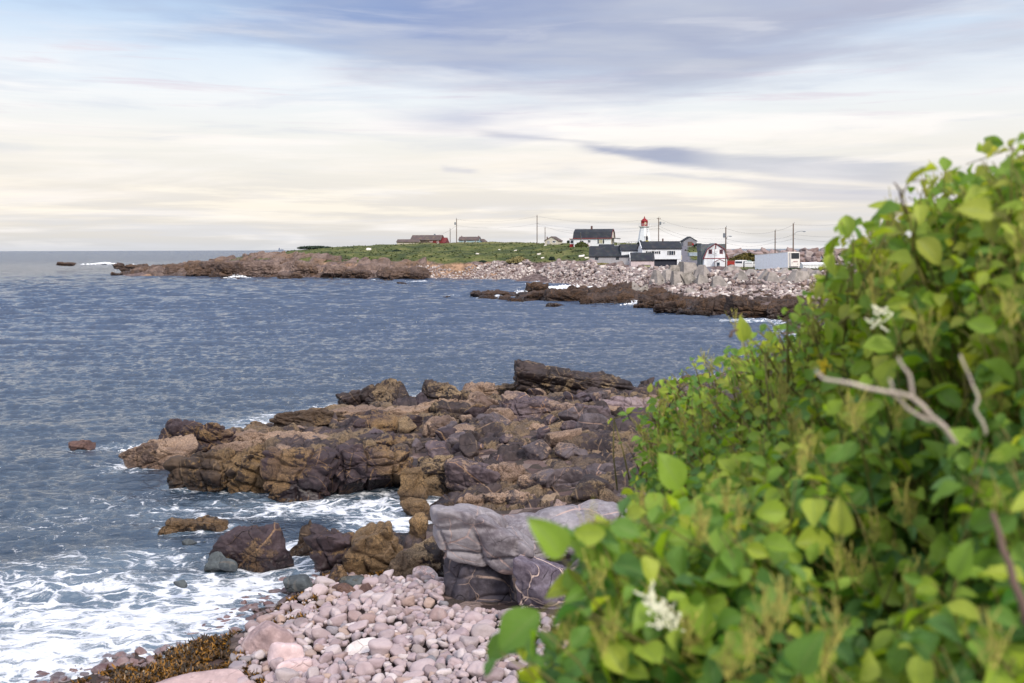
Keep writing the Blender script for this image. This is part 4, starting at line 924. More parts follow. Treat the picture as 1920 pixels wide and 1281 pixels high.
rp_ = [tuple(p[:2]) for p in [atz(905, 561), atz(990, 566), atz(1090, 569), atz(1190, 580), atz(1270, 596), atz(1380, 600), atz(1520, 604)]] + [tuple(aty(*q)[:2]) for q in [(1520, 560, 140), (1380, 570, 143), (1270, 560, 150), (1150, 548, 178), (1060, 552, 178), (990, 554, 176), (900, 556, 176)]]
far_bed(-8, 42, 104, 186, .28, 2.2, .55, rp_, R_reef, .3, "reef_bedrock")
# boulders and stones of the storm beach
M_rip = tinted("storm_boulder_stone", [(0, lin(112, 92, 88)), (.15, lin(154, 136, 132)), (.3, lin(134, 116, 114)), (.42, lin(196, 184, 176)), (.52, lin(118, 94, 84)), (.62, lin(160, 144, 138)), (.72, lin(88, 76, 76)), (.82, lin(142, 126, 122)), (.9, lin(214, 204, 196)), (1, lin(136, 112, 102))], sc_=1.2, bumpd=.06, speck=.07)
rs = np.random.RandomState(21)
def region(poly, n):
    out = []
    xs = [p[0] for p in poly]; ys = [p[1] for p in poly]
    X = rs.uniform(min(xs), max(xs), n * 4); Yp = rs.uniform(min(ys), max(ys), n * 4); ok = inpoly(X, Yp, poly)
    return X[ok][:n], Yp[ok][:n]
# world polygon of the storm beach, from its crest to the waterline
crest = [aty(*q)[:2] for q in [(935, 493, 284), (985, 491, 278), (1040, 490, 258), (1100, 491, 238), (1160, 496, 221), (1230, 501, 206), (1300, 503, 191), (1380, 507, 186), (1450, 509, 178), (1560, 512, 172)]]
toe = [atz(*q, .2)[:2] for q in [(780, 523), (850, 522.5), (920, 523), (1000, 524), (1040, 532), (1090, 539), (1130, 544)]] + [aty(*q)[:2] for q in [(1200, 550, 160), (1280, 565, 145), (1380, 572, 138), (1500, 575, 132)]]
cl = [aty(*q)[:2] for q in [(780, 507, 283), (860, 506, 277)]]
poly = [tuple(p) for p in toe] + [tuple(p) for p in crest[::-1]] + [tuple(p) for p in cl[::-1]]
X, Yp = region(poly, 15000)
Z = terrain(X, Yp); kk = Z > -0.1; X, Yp, Z = X[kk], Yp[kk], Z[kk]
ppx = 960 + X / Yp * 1867; kk = ~((ppx > 1205) & (Yp < 192) & (rs.rand(len(X)) < .85)); X, Yp, Z = X[kk], Yp[kk], Z[kk]
# stones grow toward the crest and toward the village side
gr_ = sstep(Z, 0.6, 3.2) * sstep(X, -25, 15)
sz = rs.uniform(.28, .6, len(X)) * (1 + 2.1 * gr_ * rs.rand(len(X)) ** 2) * (1 + .35 * (rs.rand(len(X)) > .93)) * np.interp(Yp, [140, 280], [.8, 1.15])
Z = Z + sz * .12 + gr_ * rs.uniform(0, .5, len(X))
scatter_rocks("storm_boulder", "angular pinkish-grey boulder in the storm beach below the village", "boulder", "boulders of the storm beach", np.stack([X, Yp, Z], 1), sz, [M_rip], list(range(120, 140)), sub=3, p=16, flat=.7, box=.6, rough=.05, nproto=14, limit=300, stuffname="storm_beach_stones")
# loose stones around the reef's landward side, nearer
X, Yp = region([tuple(aty(*q)[:2]) for q in [(1240, 545, 158), (1330, 548, 150), (1500, 545, 148), (1540, 575, 132), (1420, 572, 134), (1320, 570, 140), (1270, 560, 148)]], 700)
sz = rs.uniform(.35, 1.1, len(X)) * .9
scatter_rocks("shore_block", "angular pink stone between the concrete blocks and the reef", "stone", "stones between the concrete blocks and the reef", np.stack([X, Yp, terrain(X, Yp) + sz * .25 + .2], 1), sz, [M_rip], list(range(150, 165)), sub=4, p=18, flat=.7, nproto=10, limit=200, stuffname="shore_stones")
# breakwater of big boulders behind the lorry
M_bw = tinted("breakwater_stone", [(0, lin(120, 96, 90)), (.3, lin(142, 120, 116)), (.5, lin(104, 88, 88)), (.7, lin(162, 146, 142)), (.85, lin(90, 86, 90)), (1, lin(134, 108, 100))], sc_=1.0, bumpd=.06, speck=.15)
bp = []; bs_ = []
for row, (yy, Yd, s0) in enumerate([(497, 232, 1.8), (489, 237, 2.3), (480, 243, 2.7), (475, 248, 2.8)]):
    px = 1368 if row > 1 else 1500
    while px < 1640:
        s = s0 * rs.uniform(.7, 1.3); p_ = aty(px, yy + rs.normal() * 1.0, Yd + rs.normal() * 1.0)
        bp.append(p_); bs_.append(s); px += s * 1867 / Yd * .62
print("breakwater", len(bp))
scatter_rocks("breakwater_boulder", "big pinkish boulder of the breakwater behind the white trailer", "boulder", "boulders of the breakwater", np.array(bp), np.array(bs_), [M_bw], list(range(170, 182)), sub=4, p=22, flat=.75, box=.6, rough=.1, nproto=10)

# ---------------------------------------------------------------- concrete armour blocks
m_con, t = new_mat("weathered_concrete")
P = t.node('ShaderNodeNewGeometry').outputs['Position']; og = t.node('ShaderNodeTexCoord').outputs['Object']
a = t.noise(P, 0.9, 5, 0.6); b = t.noise(P, 7, 5, 0.7); oi = t.node('ShaderNodeObjectInfo').outputs['Random']
col = t.mix(t.ss(a, .35, .68), lin(98, 93, 86), lin(146, 138, 130)); col = t.mix(t.m('MULTIPLY', t.ss(b, .5, .75), .5), col, lin(190, 182, 178))
col = t.mix(t.m('MULTIPLY', oi, .3), col, lin(190, 180, 180)); col = t.mix(t.m('MULTIPLY', t.ss(t.noise(P, 1.7, 5, .7), .58, .74), .6), col, lin(96, 88, 78))
t.put(t.b.inputs['Base Color'], col); t.b.inputs['Roughness'].default_value = .9; t.put(t.b.inputs['Normal'], t.bump(b, .6, .05))
m_hole = simple("socket_hole", lin(60, 48, 38), .9)
def armour(q, i):
    px, pyb, h_px, w_px, Y, tiltx, tilty, turn, label = q
    base = aty(px, pyb, Y); s = Y / 1867; h = h_px * s * .98; w_ = w_px * s * .70
    # truncated wedge: square foot, slim sheared head
    rs = np.random.RandomState(900 + i); sh = rs.uniform(-.9, .9); tw = rs.uniform(.05, .30) if rs.rand() < .5 else rs.uniform(.35, .6); turn += rs.uniform(-25, 25)
    bm = bmesh.new()
    lo = [(-1, -1), (1, -1), (1, 1), (-1, 1)]
    vb = [bm.verts.new((x * w_, y * w_ * .9, -.5)) for x, y in lo]
    vt = [bm.verts.new(((x * tw + sh) * w_, y * w_ * (.35 if rs.rand() < .5 else .2), h)) for x, y in lo]
    bm.faces.new(vb[::-1]); bm.faces.new(vt)
    for k in range(4): bm.faces.new((vb[k], vb[(k + 1) % 4], vt[(k + 1) % 4], vt[k]))
    bmesh.ops.bevel(bm, geom=bm.edges[:], offset=.035, segments=2, affect='EDGES')
    bmesh.ops.subdivide_edges(bm, edges=[e for e in bm.edges if e.calc_length() > .5], cuts=3, use_grid_fill=True)
    for v in bm.verts: v.co += Vector([rs.normal() * .012 for _ in range(3)])
    bmesh.ops.recalc_face_normals(bm, faces=bm.faces[:])
    me = bpy.data.meshes.new("concrete_block"); bm.to_mesh(me); bm.free()
    o = link("concrete_block", me, m_con, loc=tuple(base)); o.rotation_euler = (R(tiltx), R(tilty), R(turn))
    tag(o, label, "concrete block", "concrete armour blocks")
    bm = bmesh.new(); bmesh.ops.create_cone(bm, cap_ends=True, segments=12, radius1=.09, radius2=.09, depth=.05)
    me = bpy.data.meshes.new("lifting_hole"); bm.to_mesh(me); bm.free()
    hl = link("lifting_hole", me, m_hole, o); k_ = .42; hl.location = (sh * w_ * k_, -w_ * (.9 * (1 - k_) + .28 * k_) - .012, h * k_ - .1); hl.rotation_euler = (R(90) - math.atan(w_ * .6 / h), 0, 0)
AB = [
 (1192, 540, 13, 14, 158, 0, -20, 10, "smallest leftmost concrete block, low on the beach beside the dark reef"),
 (1206, 541, 10, 16, 156, 0, 16, -20, "low blunt concrete block beside the smallest leftmost one"),
 (1238, 537, 28, 24, 168, 0, 12, 20, "upright pointed concrete block, first tall one from the left"),
 (1251, 530, 24, 22, 175, 0, -14, 40, "concrete block behind the first tall one"),
 (1276, 539, 30, 26, 166, 0, 6, -10, "broad triangular concrete block in the second place of the lower row"),
 (1300, 538, 28, 26, 166, -6, -8, 30, "triangular concrete block with a dark hole, third in the lower row"),
 (1262, 515, 18, 20, 184, 0, 0, 0, "concrete block at the top left of the heap, below the dark garage"),
 (1285, 510, 18, 22, 186, 0, 8, 45, "small concrete block at the top of the heap below the road"),
 (1296, 524, 32, 30, 176, 0, 4, 12, "tall pale concrete block under the lower end of the road"),
 (1318, 526, 30, 26, 174, 0, -6, 50, "tall concrete block right below the road, leaning left"),
 (1322, 540, 20, 28, 164, 0, 22, -12, "squat lying concrete block below the tall pale one"),
 (1310, 562, 26, 26, 147, 0, -14, 0, "lowest front concrete block with a hole, tipped toward the reef"),
 (1332, 556, 24, 26, 150, 0, 14, 28, "dark olive concrete block behind the lowest front one"),
 (1340, 551, 28, 22, 155, 0, 0, -30, "narrow concrete block wedged beside the broad smooth one"),
 (1356, 552, 36, 30, 154, 0, -10, 6, "broad smooth concrete block with a sheer face, in the lower row below the barn"),
 (1376, 538, 26, 22, 164, 0, 16, 40, "slanting concrete block behind the broad smooth one"),
 (1386, 533, 22, 26, 170, 0, 0, 20, "concrete block under the gap between barn and trailer"),
 (1396, 537, 28, 24, 163, 0, 8, -8, "pointed concrete block with a hole left of the trailer corner"),
 (1366, 514, 14, 22, 182, 0, -16, 30, "low concrete block in the grass just below the barn"),
 (1384, 512, 12, 20, 184, 0, 6, 10, "small concrete point behind the row between barn and trailer"),
 (1408, 528, 24, 26, 170, 0, 12, 60, "dark-faced concrete block at the trailer's near corner"),
 (1422, 541, 34, 28, 160, 0, -4, 4, "large upright concrete block with one small hole before the trailer"),
 (1450, 543, 33, 30, 158, 0, 4, -6, "large concrete block with two rusty holes before the trailer"),
 (1462, 522, 22, 30, 172, 0, 16, 30, "pale tilted concrete block poking up before the trailer side"),
 (1474, 540, 24, 24, 160, 0, -22, 12, "small leaning concrete block between the rusty-holed one and the wide pale one"),
 (1490, 540, 34, 34, 158, 0, 6, 14, "wide pale concrete block with a dark underside near the trailer front"),
 (1512, 528, 24, 32, 166, 0, 20, 40, "last pale concrete block before the leaves"),
 (1528, 530, 22, 26, 164, 0, -10, 20, "concrete block half hidden by the leaf edge"),
]
for i, q in enumerate(AB): armour(q, i)
# ---------------------------------------------------------------- buildings
M_white = siding("white_clapboard", (0.72, 0.74, 0.77), .18)
M_cream = siding("cream_and_warm_lit_clapboard", (0.56, 0.51, 0.42), .18)
M_grey = siding("weathered_grey_boards", lin(168, 166, 170), .22, True, .4)
M_pink = siding("pale_pink_boards", lin(200, 184, 186), .3, True, .15)
M_red = siding("red_boards", lin(108, 38, 38), .2)
M_blue = siding("pale_blue_boards", lin(146, 168, 178), .18)
M_roof = shingle("black_shingles", lin(42, 46, 54), lin(66, 66, 68))
M_roofb = shingle("brown_shingles", lin(90, 78, 76), lin(118, 100, 90))
M_roofg = shingle("grey_shingles", lin(98, 104, 108))
M_rtrim = simple("red_trim", lin(126, 30, 40), .6); M_redp = simple("red_paint", lin(138, 22, 28), .5)
M_wtrim = simple("white_trim", (.78, .78, .79), .55); M_dark = simple("dark_opening", lin(38, 44, 50), .6)
M_glass = simple("window_glass", lin(50, 58, 70), .12, spec=.6); M_glassy = simple("window_blind", lin(168, 164, 130), .5)
M_wood = simple("pole_wood", lin(104, 88, 78), .85, stretch=(1, 1, .2)); M_metal = simple("galvanised_metal", lin(130, 136, 144), .45, metal=.5)
M_brick = simple("chimney_brick", lin(96, 70, 64), .9); M_navy = simple("dark_blue_boards", lin(40, 44, 58), .7); M_wire = simple("wire", lin(60, 60, 68), .6)
def bm_obj(name, bm, mat, parent=None, smooth=False, loc=None, rot=None):
    bmesh.ops.recalc_face_normals(bm, faces=bm.faces[:])
    me = bpy.data.meshes.new(name); bm.to_mesh(me); bm.free()
    if smooth:
        for p in me.polygons: p.use_smooth = True
    o = link(name, me, mat, parent, loc)
    if rot is not None: o.rotation_euler = rot
    return o
def add_box(bm, x0, x1, y0, y1, z0, z1):
    v = [bm.verts.new(c) for c in [(x0, y0, z0), (x1, y0, z0), (x1, y1, z0), (x0, y1, z0), (x0, y0, z1), (x1, y0, z1), (x1, y1, z1), (x0, y1, z1)]]
    for f in [(0, 3, 2, 1), (4, 5, 6, 7), (0, 1, 5, 4), (1, 2, 6, 5), (2, 3, 7, 6), (3, 0, 4, 7)]: bm.faces.new([v[k] for k in f])
def box(name, mat, parent, *a, **k):
    bm = bmesh.new(); add_box(bm, *a); return bm_obj(name, bm, mat, parent, **k)
def prism_x(bm, prof, x0, x1):       # prof: (y, z) outline, extruded along x
    a = [bm.verts.new((x0, y, z)) for y, z in prof]; b = [bm.verts.new((x1, y, z)) for y, z in prof]; n = len(prof)
    bm.faces.new(a[::-1]); bm.faces.new(b)
    for i in range(n): bm.faces.new((a[i], a[(i + 1) % n], b[(i + 1) % n], b[i]))
def tube(bm, pts, r0_, r1_=None, n=6):
    r1_ = r0_ if r1_ is None else r1_; rings = []
    pts = [Vector(p) for p in pts]
    for i, p in enumerate(pts):
        d = (pts[min(i + 1, len(pts) - 1)] - pts[max(i - 1, 0)]).normalized()
        a = d.orthogonal().normalized() if i == 0 else (a - d * a.dot(d)).normalized()
        b = d.cross(a); r = r0_ + (r1_ - r0_) * i / max(1, len(pts) - 1)
        rings.append([bm.verts.new(p + (a * math.cos(2 * PI * k / n) + b * math.sin(2 * PI * k / n)) * r) for k in range(n)])
    for p_, q_ in zip(rings[:-1], rings[1:]):
        for k in range(n): bm.faces.new((p_[k], p_[(k + 1) % n], q_[(k + 1) % n], q_[k]))
    bm.faces.new(rings[0][::-1]); bm.faces.new(rings[-1])
def window(root, side, u, z, w_, h_, L, W, trim=None, shut=False, glass=None, blind=False):
    """u along the wall, z sill height; side f/b front/back (-y/+y), l/r ends"""
    piv = {'f': ((u, -W / 2, z), 0), 'r': ((L / 2, u, z), 90), 'l': ((-L / 2, u, z), -90), 'b': ((u, W / 2, z), 180)}[side]
    bm = bmesh.new(); t_ = .09
    for a in ((-w_ / 2 - t_, w_ / 2 + t_, -.07, .03, -t_, 0), (-w_ / 2 - t_, w_ / 2 + t_, -.07, .03, h_, h_ + t_), (-w_ / 2 - t_, -w_ / 2, -.07, .03, 0, h_), (w_ / 2, w_ / 2 + t_, -.07, .03, 0, h_), (-.025, .025, -.05, .03, 0, h_)): add_box(bm, *a)
    o = bm_obj("window", bm, trim or M_wtrim, root, loc=piv[0], rot=(0, 0, R(piv[1])))
    box("pane", glass or M_glass, o, -w_ / 2, w_ / 2, -.02, .02, 0, h_)
    if shut:
        for s in (-1, 1): box("shutter", M_dark, o, *(sorted((s * (w_ / 2 + .12), s * (w_ / 2 + .48)))), -.06, .02, -.05, h_ + .05)
    return o
def gable_roof(root, L, W, wh, rh, mat, over=.3, th=.16, z0=0, gambrel=False, hip=0, name="roof"):
    if gambrel: half = [(W / 2 + over, wh - .25), (W / 2 * .72, wh + rh * .62), (0, wh + rh)]
    else:
        sl = rh / (W / 2); half = [(W / 2 + over, wh - over * sl), (0, wh + rh)]
    top = half + [(-y, z) for y, z in half[-2::-1]]
    prof = top + [(y, z - th) for y, z in top[::-1]]
    bm = bmesh.new(); prism_x(bm, prof, -L / 2 - over * .7, L / 2 + over * .7)
    return bm_obj(name, bm, mat, root)
def body(root, L, W, wh, rh, mat, gambrel=False, name="wall"):
    e = .02
    if gambrel: prof = [(-W / 2, 0), (W / 2, 0), (W / 2, wh - .2), (W / 2 * .70, wh + rh * .62 - .2), (0, wh + rh - .2), (-W / 2 * .70, wh + rh * .62 - .2), (-W / 2, wh - .2)]
    else: prof = [(-W / 2, 0), (W / 2, 0), (W / 2, wh - .17), (0, wh + rh - .18), (-W / 2, wh - .17)]
    prof = [(y, z - (1.2 if z == 0 else 0)) for y, z in prof]
    bm = bmesh.new(); prism_x(bm, prof, -L / 2, L / 2); return bm_obj(name, bm, mat, root)
def site(px, pyb, Y):
    p = aty(px, pyb, Y); return tuple(p)

# white two-storey house with black gambrel roof
S_ = 302 / 1867
r = empty("house", site(1114, 461, 302), R(-14), "white house with black gambrel roof and a red porch, left of the lighthouse", "house")
L, W = 11.2, 7.0
body(r, L, W, 2.55, 2.5, M_white, True); gable_roof(r, L, W, 2.55, 2.5, M_roof, .35, gambrel=True)
bm = bmesh.new(); add_box(bm, -L / 2 - .2, L / 2 + .2, -W / 2 - .42, -W / 2 - .36, 2.12, 2.3); bm_obj("eave_trim", bm, M_rtrim, r)
bm = bmesh.new(); prism_x(bm, [(-W / 2 + .05, 0), (W / 2 - .05, 0), (W / 2 - .05, 2.3), (W / 2 * .69, 3.85), (0, 4.8), (-W / 2 * .69, 3.85), (-W / 2 + .05, 2.3)], L / 2, L / 2 + .04); bm_obj("end_wall", bm, M_cream, r)  # warm light on the white house's end, painted in as cream
for z0_, y0_, y1_ in ((3.9, -W / 2 * .72, 0), (3.9, W / 2 * .72, 0)): pass
bm = bmesh.new(); tube(bm, [(L / 2 + .27, -W / 2 - .3, 2.2), (L / 2 + .27, -W / 2 * .72, 4.0), (L / 2 + .27, 0, 4.98), (L / 2 + .27, W / 2 * .72, 4.0), (L / 2 + .27, W / 2 + .3, 2.2)], .09, n=4); bm_obj("barge_board", bm, M_rtrim, r)
window(r, 'f', -3.2, .95, .95, .6, L, W); window(r, 'f', -.9, .95, .75, .75, L, W); window(r, 'f', 2.6, .7, 1.0, 1.1, L, W, shut=True, glass=M_glassy); window(r, 'r', -.5, 2.7, .7, .9, L, W); window(r, 'r', 1.6, .8, .6, .9, L, W)
box("chimney", M_brick, r, -1.0, -.5, -.3, .2, 4.7, 5.95)
bm = bmesh.new(); add_box(bm, -L / 2 - 1.4, -L / 2 - .01, -2.6, 1.5, -1, .55); bm_obj("porch_base", bm, M_redp, r)
bm = bmesh.new(); add_box(bm, -L / 2 - 1.4, -L / 2 - .01, -2.6, 1.5, .55, 2.0); pw = bm_obj("porch_wall", bm, M_wtrim, r); box("pane", M_glass, pw, -L / 2 - 1.1, -L / 2 - .3, -2.63, -2.59, .8, 1.6)
box("porch_roof", M_rtrim, r, -L / 2 - 1.6, -L / 2 + .0, -2.8, 1.7, 2.0, 2.15)
bm = bmesh.new()
for y_ in (-2.6, 0, 2.2): tube(bm, [(L / 2 + 1.9, y_, 0), (L / 2 + 1.9, y_, 2.1)], .06)
bm_obj("veranda_post", bm, M_wtrim, r); box("veranda_roof", M_roof, r, L / 2 + .08, L / 2 + 2.1, -2.8, 2.4, 2.1, 2.25); box("veranda_floor", M_grey, r, L / 2 + .08, L / 2 + 2.0, -2.7, 2.3, -.3, .1)
bm = bmesh.new(); prism_x(bm, [(-1.1, 0), (1.1, 0), (1.1, .5), (0, 1.1), (-1.1, .5)], -1, 1); h_ = bm_obj("basement_hatch", bm, M_wtrim, r, loc=(-2.1, -W / 2 - 1.0, -.5), rot=(0, 0, R(90)))
bm = bmesh.new(); prism_x(bm, [(-1.25, .42), (0, 1.12), (1.25, .42), (1.25, .54), (0, 1.25), (-1.25, .54)], -1.1, 1.0); bm_obj("hatch_roof", bm, M_rtrim, h_)

# lighthouse
Yl = 322; s = Yl / 1867
r = empty("lighthouse", site(1208, 455, Yl), R(12), "white tapered lighthouse with a red lantern room and railed gallery", "lighthouse")
def octa(bm, rings, n=8, rot=PI / 8):
    rr_ = [[bm.verts.new((rd_ * math.cos(rot + 2 * PI * k / n), rd_ * math.sin(rot + 2 * PI * k / n), z)) for k in range(n)] for rd_, z in rings]
    for a, b in zip(rr_[:-1], rr_[1:]):
        for k in range(n): bm.faces.new((a[k], a[(k + 1) % n], b[(k + 1) % n], b[k]))
    bm.faces.new(rr_[0][::-1]); bm.faces.new(rr_[-1])
bm = bmesh.new(); octa(bm, [(2.25, -1), (2.2, 0), (1.38, 4.75), (1.55, 4.9), (1.7, 5.1)]); bm_obj("tower", bm, M_white, r)
bm = bmesh.new(); octa(bm, [(1.9, 5.1), (1.9, 5.24)]); g_ = bm_obj("gallery", bm, M_wtrim, r)
bm = bmesh.new()
for k in range(8):
    a = PI / 8 + k * PI / 4; b = a + PI / 4; pa = (1.82 * math.cos(a), 1.82 * math.sin(a)); pb = (1.82 * math.cos(b), 1.82 * math.sin(b))
    tube(bm, [(*pa, 5.24), (*pa, 6.0)], .035, n=4)
    for z in (5.62, 6.0): tube(bm, [(*pa, z), (*pb, z)], .03, n=4)
bm_obj("railing", bm, M_wtrim, g_)
bm = bmesh.new(); octa(bm, [(1.05, 5.24), (1.05, 5.75)]); lr = bm_obj("lantern_room", bm, M_redp, r)
bm = bmesh.new(); octa(bm, [(.86, 5.75), (.86, 6.75)]); bm_obj("lantern_glass", bm, simple("lantern_glass", lin(200, 190, 160), .15, spec=.6), lr)
bm = bmesh.new()
for k in range(8):
    a = PI / 8 + k * PI / 4; pa = (1.0 * math.cos(a), 1.0 * math.sin(a)); tube(bm, [(*pa, 5.75), (*pa, 6.8)], .1, n=4)
octa(bm, [(1.03, 6.65), (1.03, 6.85)])
for k in (2, 3, 4, 7, 0):
    a = PI / 8 + k * PI / 4; b = a + PI / 4
    v = [bm.verts.new((1.0 * math.cos(q_), 1.0 * math.sin(q_), z)) for q_, z in ((a, 5.75), (b, 5.75), (b, 6.7), (a, 6.7))]; bm.faces.new(v)
bm_obj("mullions", bm, M_redp, lr)
bm = bmesh.new(); octa(bm, [(1.18, 6.85), (1.05, 7.05), (.45, 7.65), (.18, 7.75), (.22, 8.0), (.12, 8.15), (.03, 8.5)]); bm_obj("lantern_roof", bm, M_redp, r)
bm = bmesh.new(); add_box(bm, -.4, .4, -.12, .3, 0, 1.9); d_ = bm_obj("door", bm, M_glass, r, loc=(.05, -2.12, 0), rot=(R(-6), 0, 0))
bm = bmesh.new(); prism_x(bm, [(-.7, 2.0), (.7, 2.0), (0, 2.7)], -.16, .3); pd = bm_obj("door_hood", bm, M_wtrim, r, loc=(.05, -2.05, 0), rot=(0, 0, R(90)))
bm = bmesh.new(); add_box(bm, -.6, -.4, -.2, .3, 0, 2.0); add_box(bm, .4, .6, -.2, .3, 0, 2.0); bm_obj("door_frame", bm, M_wtrim, r, loc=(.05, -2.05, 0))
# platform fence by the lighthouse
r = empty("timber_platform", site(1192, 460, 296), 0, "grey railed timber platform left of the lighthouse foot", "platform")
box("deck", M_grey, r, -2.9, 2.9, -2, 2, 0, .2)
for x in (-2.9, -1.5, 0, 1.5, 2.9):
    bm = bmesh.new(); tube(bm, [(x, -2, -1.2), (x, -2, 1.1)], .07, n=4); bm_obj("post", bm, M_grey, r)
box("rail", M_grey, r, -2.9, 2.9, -2.06, -1.98, .55, .65); box("rail", M_grey, r, -2.9, 2.9, -2.06, -1.98, 1.0, 1.12)
r = empty("railing_fence", site(1228, 459, 294), 0, "low reddish rail fence right of the lighthouse foot", "fence")
for x in np.linspace(-3.5, 3.5, 6):
    bm = bmesh.new(); tube(bm, [(x, 0, -.6), (x, 0, .8)], .05, n=4); bm_obj("post", bm, M_wood, r)
box("rail", M_wood, r, -3.5, 3.5, -.05, .03, .7, .8)
r = empty("notice_board", site(1213, 458, 288), 0, "small yellow board at the foot of the lighthouse", "sign"); box("board", simple("yellow_paint", lin(214, 196, 60), .5), r, -.45, .45, -.03, .03, .5, 1.0)
bm = bmesh.new(); tube(bm, [(0, 0.06, -1), (0, 0.06, 1)], .04); bm_obj("post", bm, M_wood, r)

# long white house with black roof on a dark basement
Y_ = 232
r = empty("house", site(1236, 494.5, Y_), R(2), "long white bungalow with black shutters above a dark open basement", "house")
L, W = 9.0, 6.0
bm = bmesh.new(); add_box(bm, -L / 2 + 2.6, L / 2 - .9, -W / 2 + .6, W / 2, -1, 1.05); bm_obj("basement", bm, M_navy, r)
bm = bmesh.new(); add_box(bm, L / 2 - .88, L / 2 - .02, -W / 2 + .1, W / 2, -1, 1.05); bm_obj("basement_wall", bm, M_wtrim, r); box("basement_wall", M_wtrim, r, -L / 2 + .02, -L / 2 + 2.58, -W / 2 + .1, W / 2, -1, 1.05)
bm = bmesh.new(); prism_x(bm, [(-W / 2, 1.06), (W / 2, 1.06), (W / 2, 3.55), (0, 5.0), (-W / 2, 3.55)], -L / 2, L / 2); bm_obj("wall", bm, M_white, r)
gable_roof(r, L, W, 3.7, 1.5, M_roof, .3)
window(r, 'f', 2.2, 2.0, 1.0, .95, L, W, shut=True); window(r, 'f', -1.2, 2.3, .75, .55, L, W, shut=True); window(r, 'f', -2.8, 2.3, .7, .55, L, W, shut=True)
window(r, 'f', 1.45, 2.0, .3, .95, L, W); window(r, 'f', 2.95, 2.0, .3, .95, L, W)
box("chimney", M_brick, r, 0.7, 1.0, .2, .5, 4.9, 5.8)
bm = bmesh.new(); tube(bm, [(-L / 2 - .2, -W / 2 - .35, 3.6), (-L / 2 - .2, 0, 5.25)], .09, n=4); bm_obj("barge_board", bm, M_wtrim, r)
bm = bmesh.new(); add_box(bm, L / 2 + .03, L / 2 + .5, -1.5, 1, .9, 1.9); bm_obj("side_box", bm, M_cream, r)
# its lower wing
r = empty("house_wing", site(1188, 492, 238), R(2), "white annex with a black roof between the grey barn and the bungalow", "annex")
body(r, 6.5, 5, 3.0, 1.3, M_white); gable_roof(r, 6.5, 5, 3.0, 1.3, M_roof, .25); window(r, 'f', 1.2, 1.0, .8, .7, 6.5, 5)
# grey barn with black roof
r = empty("barn", site(1143, 496, 239), R(-8), "long weathered grey barn with a sagging black roof", "barn")
L, W = 9.2, 6.5
body(r, L, W, 2.2, 2.0, M_grey); gable_roof(r, L, W, 2.2, 2.2, M_roof, .3, gambrel=False)
window(r, 'f', -2.9, 1.25, .55, .4, L, W, M_dark); window(r, 'f', 2.0, 1.25, .55, .4, L, W, M_dark)
bm = bmesh.new(); tube(bm, [(L / 2 + .25, -W / 2 - .25, 1.9), (L / 2 + .25, 0, 4.3)], .09, n=4); bm_obj("barge_board", bm, M_cream, r)
r = empty("shed_behind", site(1137, 476, 262), R(3), "dark flat roof peeking over the ridge of the grey barn", "shed")
body(r, 3.6, 4, 1.6, .9, M_navy); gable_roof(r, 3.6, 4, 1.6, .9, M_roof, .2)
# pink shed
r = empty("shed", site(1203, 503.5, 222), R(-2), "small pale pink shed with a black roof in front of the barn and bungalow", "shed")
L, W = 5.1, 4.4
body(r, L, W, 2.0, 1.5, M_pink); gable_roof(r, L, W, 2.0, 1.5, M_roof, .2)
window(r, 'f', 1.0, .35, 1.4, .4, L, W, M_dark, glass=M_glassy)
bm = bmesh.new(); tube(bm, [(-L / 2 - .15, -W / 2 - .2, 1.7), (-L / 2 - .15, 0, 3.55)], .09, n=4); bm_obj("barge_board", bm, M_wtrim, r)
# gambrel barn-house with red trim, gable to the sea
Yb = 212
r = empty("gambrel_house", site(1336, 501.5, Yb), R(90), "white gambrel house with red trim whose gable faces the sea", "house")
L, W = 6.2, 4.8      # ridge away from the viewer; the near gable is the 'l' end
body(r, L, W, 2.1, 3.0, M_white, True)
ro_ = gable_roof(r, L, W, 2.1, 3.0, M_roofg, .2, gambrel=True)
bm = bmesh.new(); tube(bm, [(-L / 2 - .2, -W / 2 - .25, 1.85), (-L / 2 - .2, -W / 2 * .72, 3.9), (-L / 2 - .2, 0, 5.05), (-L / 2 - .2, W / 2 * .72, 3.9), (-L / 2 - .2, W / 2 + .25, 1.85)], .085, n=4); add_box(bm, -L / 2 - .07, -L / 2 - .01, -W / 2, W / 2, 1.85, 2.0); add_box(bm, -L / 2 - .08, -L / 2 - .02, -.08, .08, 3.9, 4.9); bm_obj("trim", bm, M_rtrim, r)
window(r, 'l', -1.15, 3.0, .5, .7, L, W, M_rtrim); window(r, 'l', 1.15, 3.0, .5, .7, L, W, M_rtrim)
bm = bmesh.new(); add_box(bm, -L / 2 - .05, -L / 2 - .01, -.75, .75, 2.7, 3.7); bm_obj("loft_door", bm, M_wtrim, r)
bm = bmesh.new(); prism_x(bm, [(-.95, 0), (.95, 0), (.95, 1.35), (0, 1.75), (-.95, 1.35)], -L / 2 - 1.3, -L / 2 - .03); pc = bm_obj("porch", bm, M_white, r, loc=(0, -.6, 0))
bm = bmesh.new(); tube(bm, [(-L / 2 - 1.35, -1.1, 1.25), (-L / 2 - 1.35, 0, 1.8), (-L / 2 - 1.35, 1.1, 1.25)], .06, n=4); bm_obj("porch_trim", bm, M_rtrim, pc)
box("porch_door", M_glass, pc, -L / 2 - 1.34, -L / 2 - 1.29, .0, .6, .15, 1.1)
bm = bmesh.new()
for y_ in (-.2, .6): tube(bm, [(-L / 2 - 2.6, y_, -.6), (-L / 2 - 2.6, y_, .6)], .04, n=4)
tube(bm, [(-L / 2 - 2.6, -.2, .5), (-L / 2 - 2.6, .6, .5)], .04, n=4); bm_obj("step_rail", bm, M_metal, r)
